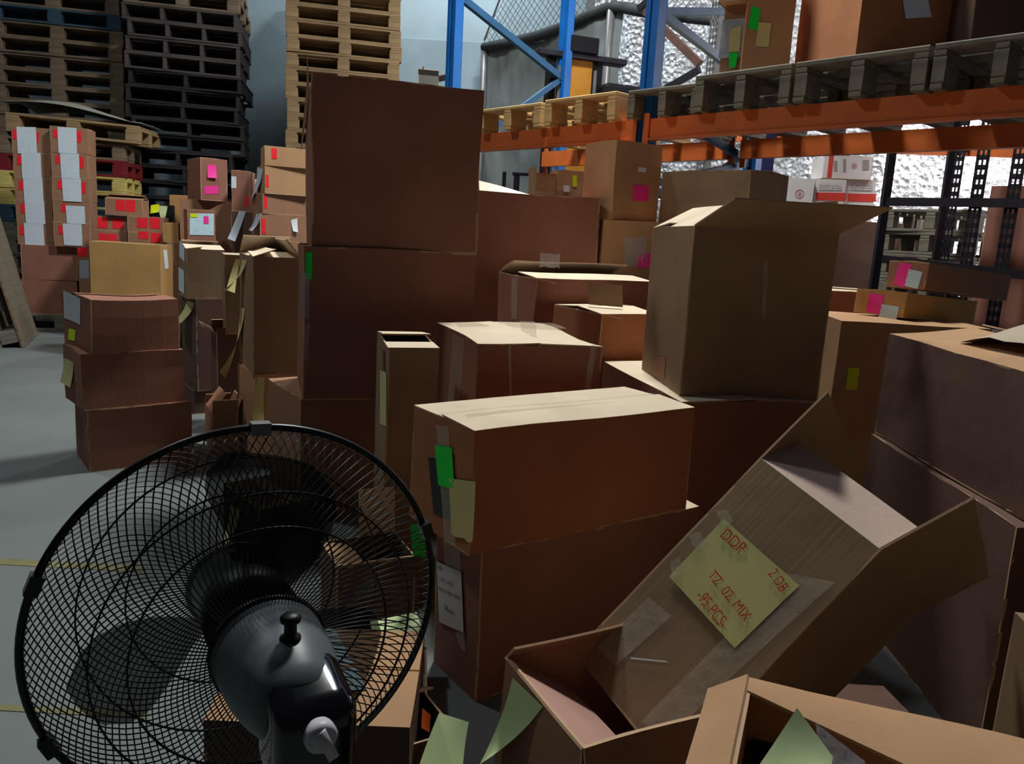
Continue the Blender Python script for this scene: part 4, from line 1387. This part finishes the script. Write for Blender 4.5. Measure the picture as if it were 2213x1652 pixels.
r0 = carton('tan carton lying on the short carton with grey pouch on the rack', corner=(r1l.M.translation.x - 0.14, r1l.M.translation.y - 0.10), phi=-30, a=0.15, b=0.22, z0=r1l.top, h=0.3, m=KT)
r2 = on_rack('large tan and brown carton with a hanging white sheet on the rack', 1848, 3.80, 8, ZP + 0.66, KO, right=2078, left=1713)
r3 = on_rack('dark carton at the near end of the rack', 2090, 3.70, 8, ZP + 0.6, KD, a=0.5, b=0.45)
stick(r1, 'f', [(1623, 14), (1643, 18), (1638, 66), (1618, 62)], GREEN, 'paper_label')
stick(r1, 'f', [(1640, 48), (1668, 50), (1662, 102), (1633, 100)], PYE, 'paper_label', eps=0.003)
stick(r1l, 'f', [(1562, 42), (1612, 40), (1606, 122), (1552, 126)], GPOUCH, 'plastic_pouch', eps=0.003)
stick(r1l, 'f', [(1578, 64), (1602, 56), (1598, 112), (1574, 112)], PYE, 'paper_label', eps=0.006)
stick(r1l, 'f', [(1575, 114), (1596, 114), (1590, 146), (1577, 147)], GREEN, 'paper_label', eps=0.009)
stick(r2, 'f', [(1950, -20), (2004, -12), (2010, 40), (1956, 43)], WHITE, 'paper_label', curl=0.01)

# ================================================================== WHITE CARTONS BEHIND THE RACK
def ring(B, face, cx, cy, r, m):
    bm = bmesh.new()
    n = FACE[face][0]
    c = face_pt(B, face, cx, cy)
    e1 = face_pt(B, face, cx + r, cy) - c
    e2 = n.cross(e1)
    pts = [[], []]
    for k in range(24):
        a = 2 * math.pi * k / 24
        for i, s in enumerate((1.0, 0.78)):
            pts[i].append(bm.verts.new(B.warp(c + (e1 * math.cos(a) + e2 * math.sin(a)) * s) + n * 0.002))
    for k in range(24):
        j = (k + 1) % 24
        bm.faces.new((pts[0][k], pts[0][j], pts[1][j], pts[1][k]))
    bm2 = [bm.verts.new(B.warp(c + (e1 * math.cos(2 * math.pi * k / 12) + e2 * math.sin(2 * math.pi * k / 12)) * 0.45) + n * 0.002) for k in range(12)]
    bm.faces.new(bm2)
    return link('emblem', mesh(bm, 'emblem'), B.root, m)
PRM = mat('print_pink', (190, 130, 136), 0.7)
PGM = mat('print_grey', (150, 140, 136), 0.7)
YW = 6.2
wbase = carton('brown carton holding up the white cartons by the foil curtain', (1690, 470), YW, -6, a=0.98, b=0.4, z0=0, m=KD)
w1 = carton('white carton with a round pink emblem on its side', (1702, 384), YW, -6, right=1762, b=0.36, z0=wbase.top, m=KW, tape=False, amp=0.002)
w2 = carton('white carton with an orange-red base stripe, beside the one with the emblem', (1763, 386), YW + 0.02, -6, right=1830, b=0.36, z0=wbase.top, m=KW, tape=False, amp=0.002)
w3 = carton('white carton with an orange-red base stripe at the end of the row', (1831, 388), YW + 0.02, -6, right=1894, b=0.36, z0=wbase.top, m=KW, tape=False, amp=0.002)
w4 = carton('white carton lying on top with a vertical red stripe', (1783, 336), YW + 0.02, -6, right=1888, b=0.36, z0=max(w2.top, w3.top), m=KW, tape=False, amp=0.002)
ring(w1, 'f', 1728, 419, 10, PRM)
stick(w2, 'f', q(1763, 416, 1829, 433, 1), DRED, 'printed_stripe')
stick(w3, 'f', q(1832, 418, 1893, 435, 1), DRED, 'printed_stripe')
stick(w2, 'f', q(1770, 398, 1820, 412, 1), paper_print('white_print_band', (200, 194, 192), 3, 0.6, 0.45), 'printed_lines')
stick(w3, 'f', q(1838, 398, 1886, 412, 1), paper_print('white_print_band', (200, 194, 192), 3, 0.6, 0.45), 'printed_lines')
stick(w4, 'f', [(1792, 336), (1802, 336), (1797, 384), (1787, 384)], DRED, 'printed_stripe')
ring(w4, 'f', 1846, 359, 6, PRM)
stick(w4, 'f', q(1802, 348, 1809, 370), PGM, 'printed_lines')
stick(w4, 'f', q(1864, 346, 1878, 368), PGM, 'printed_lines')
stick(w4, 'f', q(1822, 344, 1828, 372), PGM, 'printed_lines')
w5b = carton('white carton with a red stripe under the one with grey emblem, beside the old pallets', (1988, 512), YW - 0.2, -10, right=2052, b=0.36, z0=0.0, m=KW, tape=False, amp=0.002)
w5 = carton('white carton with a grey emblem behind the old pallets', (1990, 474), YW - 0.2, -10, right=2060, b=0.36, z0=w5b.top, m=KW, tape=False, amp=0.002)
ring(w5, 'f', 2023, 487, 5, PGM)
stick(w5b, 'f', q(1990, 543, 2044, 552), DRED, 'printed_stripe')
stick(w5, 'f', q(2046, 476, 2048, 510), PGM, 'printed_lines')
# dark cartons on the shelving
sv = RK(1.36, RD + 0.40)
s1_ = carton('red-brown carton standing on the floor inside the black shelving', corner=(sv.x, sv.y), phi=math.degrees(RK_ROT), a=0.5, b=0.3, z0=0, h=1.5, m=KR)
# grey cloth hanging from the end of the shelving
bm = bmesh.new()
g = []
for i in range(25):
    row = []
    for j in range(13):
        row.append(bm.verts.new(RK(2.02 + 0.5 * i / 24, RD + 0.42 + 0.03 * math.sin(i * 1.1) + 0.01 * noise.noise(V((i * .4, j * .5, 0))), 0.3 + 1.4 * j / 12)))
    g.append(row)
for i in range(24):
    for j in range(12):
        bm.faces.new((g[i][j], g[i + 1][j], g[i + 1][j + 1], g[i][j + 1]))
o = link('hanging_cloth', mesh(bm, 'hanging_cloth', True), None, mat('dark_grey_cloth', (58, 54, 56), 0.9))
tag(o, 'dark grey pleated cloth hanging at the end of the black shelving', 'cloth')

# ================================================================== FAN
FC = camp(545, 1338, 0.876)
PSI = R_(31.6)
fan = empty('pedestal_fan', (FC.x + 0.04, FC.y - 0.06, 0), 0, 'black pedestal fan seen from behind, wire guard and grey motor', 'fan')
FA = V((-math.sin(PSI), math.cos(PSI), 0.018)).normalized()       # blowing direction
FX = V((math.cos(PSI), math.sin(PSI), 0))
FZ = FX.cross(FA)
FM = Matrix((FX, FA, FZ)).transposed().to_4x4()
FM.translation = FC - fan.location
GUARD = mat('guard_black_wire', (26, 27, 28), 0.35, metal=0.3, nscale=20, namt=0.1, spec=0.5)
MOTOR = mat('motor_grey_plastic', (100, 104, 110), 0.42, nscale=6, namt=0.08, spec=0.4)
GLOSS = mat('glossy_black_plastic', (12, 12, 20), 0.1, nscale=6, namt=0.05, spec=0.7)
KNOB = mat('pale_knob_plastic', (206, 200, 206), 0.4, nscale=6, namt=0.04)
BLADE = mat('blade_dark_plastic', (30, 27, 27), 0.4, nscale=6, namt=0.08, spec=0.3, alpha=0.62)
def fpart(name, bm, m, smooth=True, parent=fan):
    bmesh.ops.transform(bm, matrix=FM, verts=bm.verts)
    return link(name, mesh(bm, name, smooth), parent, m)
RG = 0.220
def prof_r(r, back):
    """dish of the wire guard: y offset at radius r"""
    k = (r - 0.06) / (RG - 0.06)
    k = max(0, min(1, k))
    s = (1 - k ** 3.4)
    return (-0.072 if back else 0.085) * s
bm = bmesh.new()
tube(bm, [(RG * math.cos(a), 0, RG * math.sin(a)) for a in [2 * math.pi * i / 96 for i in range(96)]], 0.0042, 8, True)
rim = fpart('guard_rim', bm, GUARD)
def wires(n, back, swirl):
    bm = bmesh.new()
    for i in range(n):
        a0 = 2 * math.pi * i / n
        pts = []
        for j in range(15):
            t = j / 14
            r = 0.05 + (RG - 0.05) * t
            a = a0 + swirl * (1 - t) ** 1.0 + 0.10 * math.sin(math.pi * t) * (1 if back else -1)
            pts.append((r * math.cos(a), prof_r(r, back), r * math.sin(a)))
        tube(bm, pts, 0.00085, 3)
    o = fpart('guard_wires', bm, GUARD)
    o['kind'] = 'stuff'
    return o
wires(120, True, 0.55)
wires(120, False, -0.55)
for rr_, bk in ((0.132, True), (0.165, True), (0.12, False), (0.17, False)):
    bm = bmesh.new()
    tube(bm, [(rr_ * math.cos(a), prof_r(rr_, bk) + (0.0015 if bk else -0.0015), rr_ * math.sin(a)) for a in [2 * math.pi * i / 72 for i in range(72)]], 0.0013, 4, True)
    fpart('guard_ring', bm, GUARD)
for a in (math.radians(88), math.radians(158), math.radians(205), math.radians(20), math.radians(300)):
    bm = bmesh.new()
    c, s = math.cos(a), math.sin(a)
    beam(bm, V((RG * c, -0.004, RG * s)) - V((-s, 0, c)) * 0.010, V((RG * c, -0.004, RG * s)) + V((-s, 0, c)) * 0.010, 0.014, 0.013)
    fpart('guard_clip', bm, GSTEEL if abs(a - math.radians(88)) < .01 else GUARD, False)
# front centre badge and rear plate
bm = bmesh.new()
lathe(bm, [(0.02, 0.084), (0.056, 0.084), (0.056, 0.09), (0.02, 0.094)], 40)
fpart('guard_badge', bm, BLADE)
bm = bmesh.new()
lathe(bm, [(0.03, -0.066), (0.06, -0.066), (0.06, -0.074), (0.03, -0.076)], 40)
fpart('rear_plate', bm, GUARD)
# blades
bm = bmesh.new()
lathe(bm, [(0.012, 0.056), (0.040, 0.053), (0.051, 0.034), (0.052, -0.01), (0.02, -0.014)], 36)
hub = fpart('hub', bm, BLK)
for k in range(3):
    bm = bmesh.new()
    base = math.radians(66 + 120 * k)
    g = []
    nr_, na = 9, 7
    for i in range(nr_ + 1):
        r = 0.036 + (0.185 - 0.036) * i / nr_
        t = i / nr_
        width = 0.42 + 0.62 * math.sin(math.pi * (0.18 + 0.66 * t))
        if t > 0.8:
            width *= 1 - 0.35 * ((t - 0.8) / 0.2) ** 2
        row = []
        for j in range(na + 1):
            u_ = j / na - 0.5
            a = base + 0.30 * t + u_ * width
            row.append((r * math.cos(a), 0.015 + u_ * 0.058 * (1 - 0.3 * t), r * math.sin(a)))
        g.append(row)
    vv = [[bm.verts.new(p) for p in row] for row in g]
    v2 = [[bm.verts.new((p[0], p[1] + 0.002, p[2])) for p in row] for row in g]
    for i in range(nr_):
        for j in range(na):
            bm.faces.new((vv[i][j], vv[i][j + 1], vv[i + 1][j + 1], vv[i + 1][j]))
            bm.faces.new((v2[i][j], v2[i + 1][j], v2[i + 1][j + 1], v2[i][j + 1]))
    fpart('blade', bm, BLADE)
# motor
bm = bmesh.new()
lathe(bm, [(0.03, -0.062), (0.054, -0.064), (0.057, -0.069), (0.057, -0.078), (0.0535, -0.080), (0.0535, -0.083), (0.056, -0.085), (0.056, -0.10), (0.0545, -0.125), (0.050, -0.15), (0.043, -0.175), (0.034, -0.192), (0.01, -0.2)], 48)
fpart('motor_housing', bm, MOTOR)
# oscillation knob on top
bm = bmesh.new()
lathe(bm, [(0.010, 0.040), (0.010, 0.052), (0.006, 0.054), (0.006, 0.066), (0.0095, 0.068), (0.010, 0.072), (0.007, 0.075)], 20, 'Z')
bmesh.ops.translate(bm, verts=bm.verts, vec=(0.002, -0.144, 0.0))
fpart('oscillation_knob', bm, BLK)
# glossy control housing at the back and below
bm = bmesh.new()
bmesh.ops.create_cube(bm, size=1.0)
for v_ in bm.verts:
    v_.co = V((v_.co.x * 0.076 + 0.006, v_.co.y * 0.08 - 0.188, v_.co.z * 0.105 - 0.012))
    if v_.co.y < -0.2 and v_.co.z > -0.01:
        v_.co.z -= 0.018
bmesh.ops.bevel(bm, geom=list(bm.edges), offset=0.022, segments=5, affect='EDGES', profile=0.6)
fpart('control_housing', bm, GLOSS)
bm = bmesh.new()
lathe(bm, [(0.0145, 0.002), (0.0145, -0.008), (0.012, -0.012)], 28)
beam(bm, V((-0.003, -0.012, 0.010)), V((0.009, -0.012, -0.018)), 0.010, 0.008, up=V((0, 1, 0)))
bmesh.ops.translate(bm, verts=bm.verts, vec=(0.004, -0.2275, 0.002))
fpart('speed_knob', bm, KNOB)
# neck, pole and base
nk = FM @ V((0.005, -0.165, -0.09))
bm = bmesh.new()
tube(bm, [nk + V((0, 0, 0.03)), V((nk.x, nk.y, nk.z - 0.06))], 0.028, 16)
link('neck', mesh(bm, 'neck', True), fan, BLK)
bm = bmesh.new()
tube(bm, [V((nk.x, nk.y, 0.02)), V((nk.x, nk.y, nk.z - 0.05))], 0.012, 14)
link('pole', mesh(bm, 'pole', True), fan, GSTEEL)
bm = bmesh.new()
lathe(bm, [(0.05, 0.05), (0.12, 0.036), (0.17, 0.018), (0.175, 0.0), (0.02, 0.0)], 40, 'Z')
bmesh.ops.translate(bm, verts=bm.verts, vec=(nk.x, nk.y, 0))
link('base', mesh(bm, 'base', True), fan, BLK)
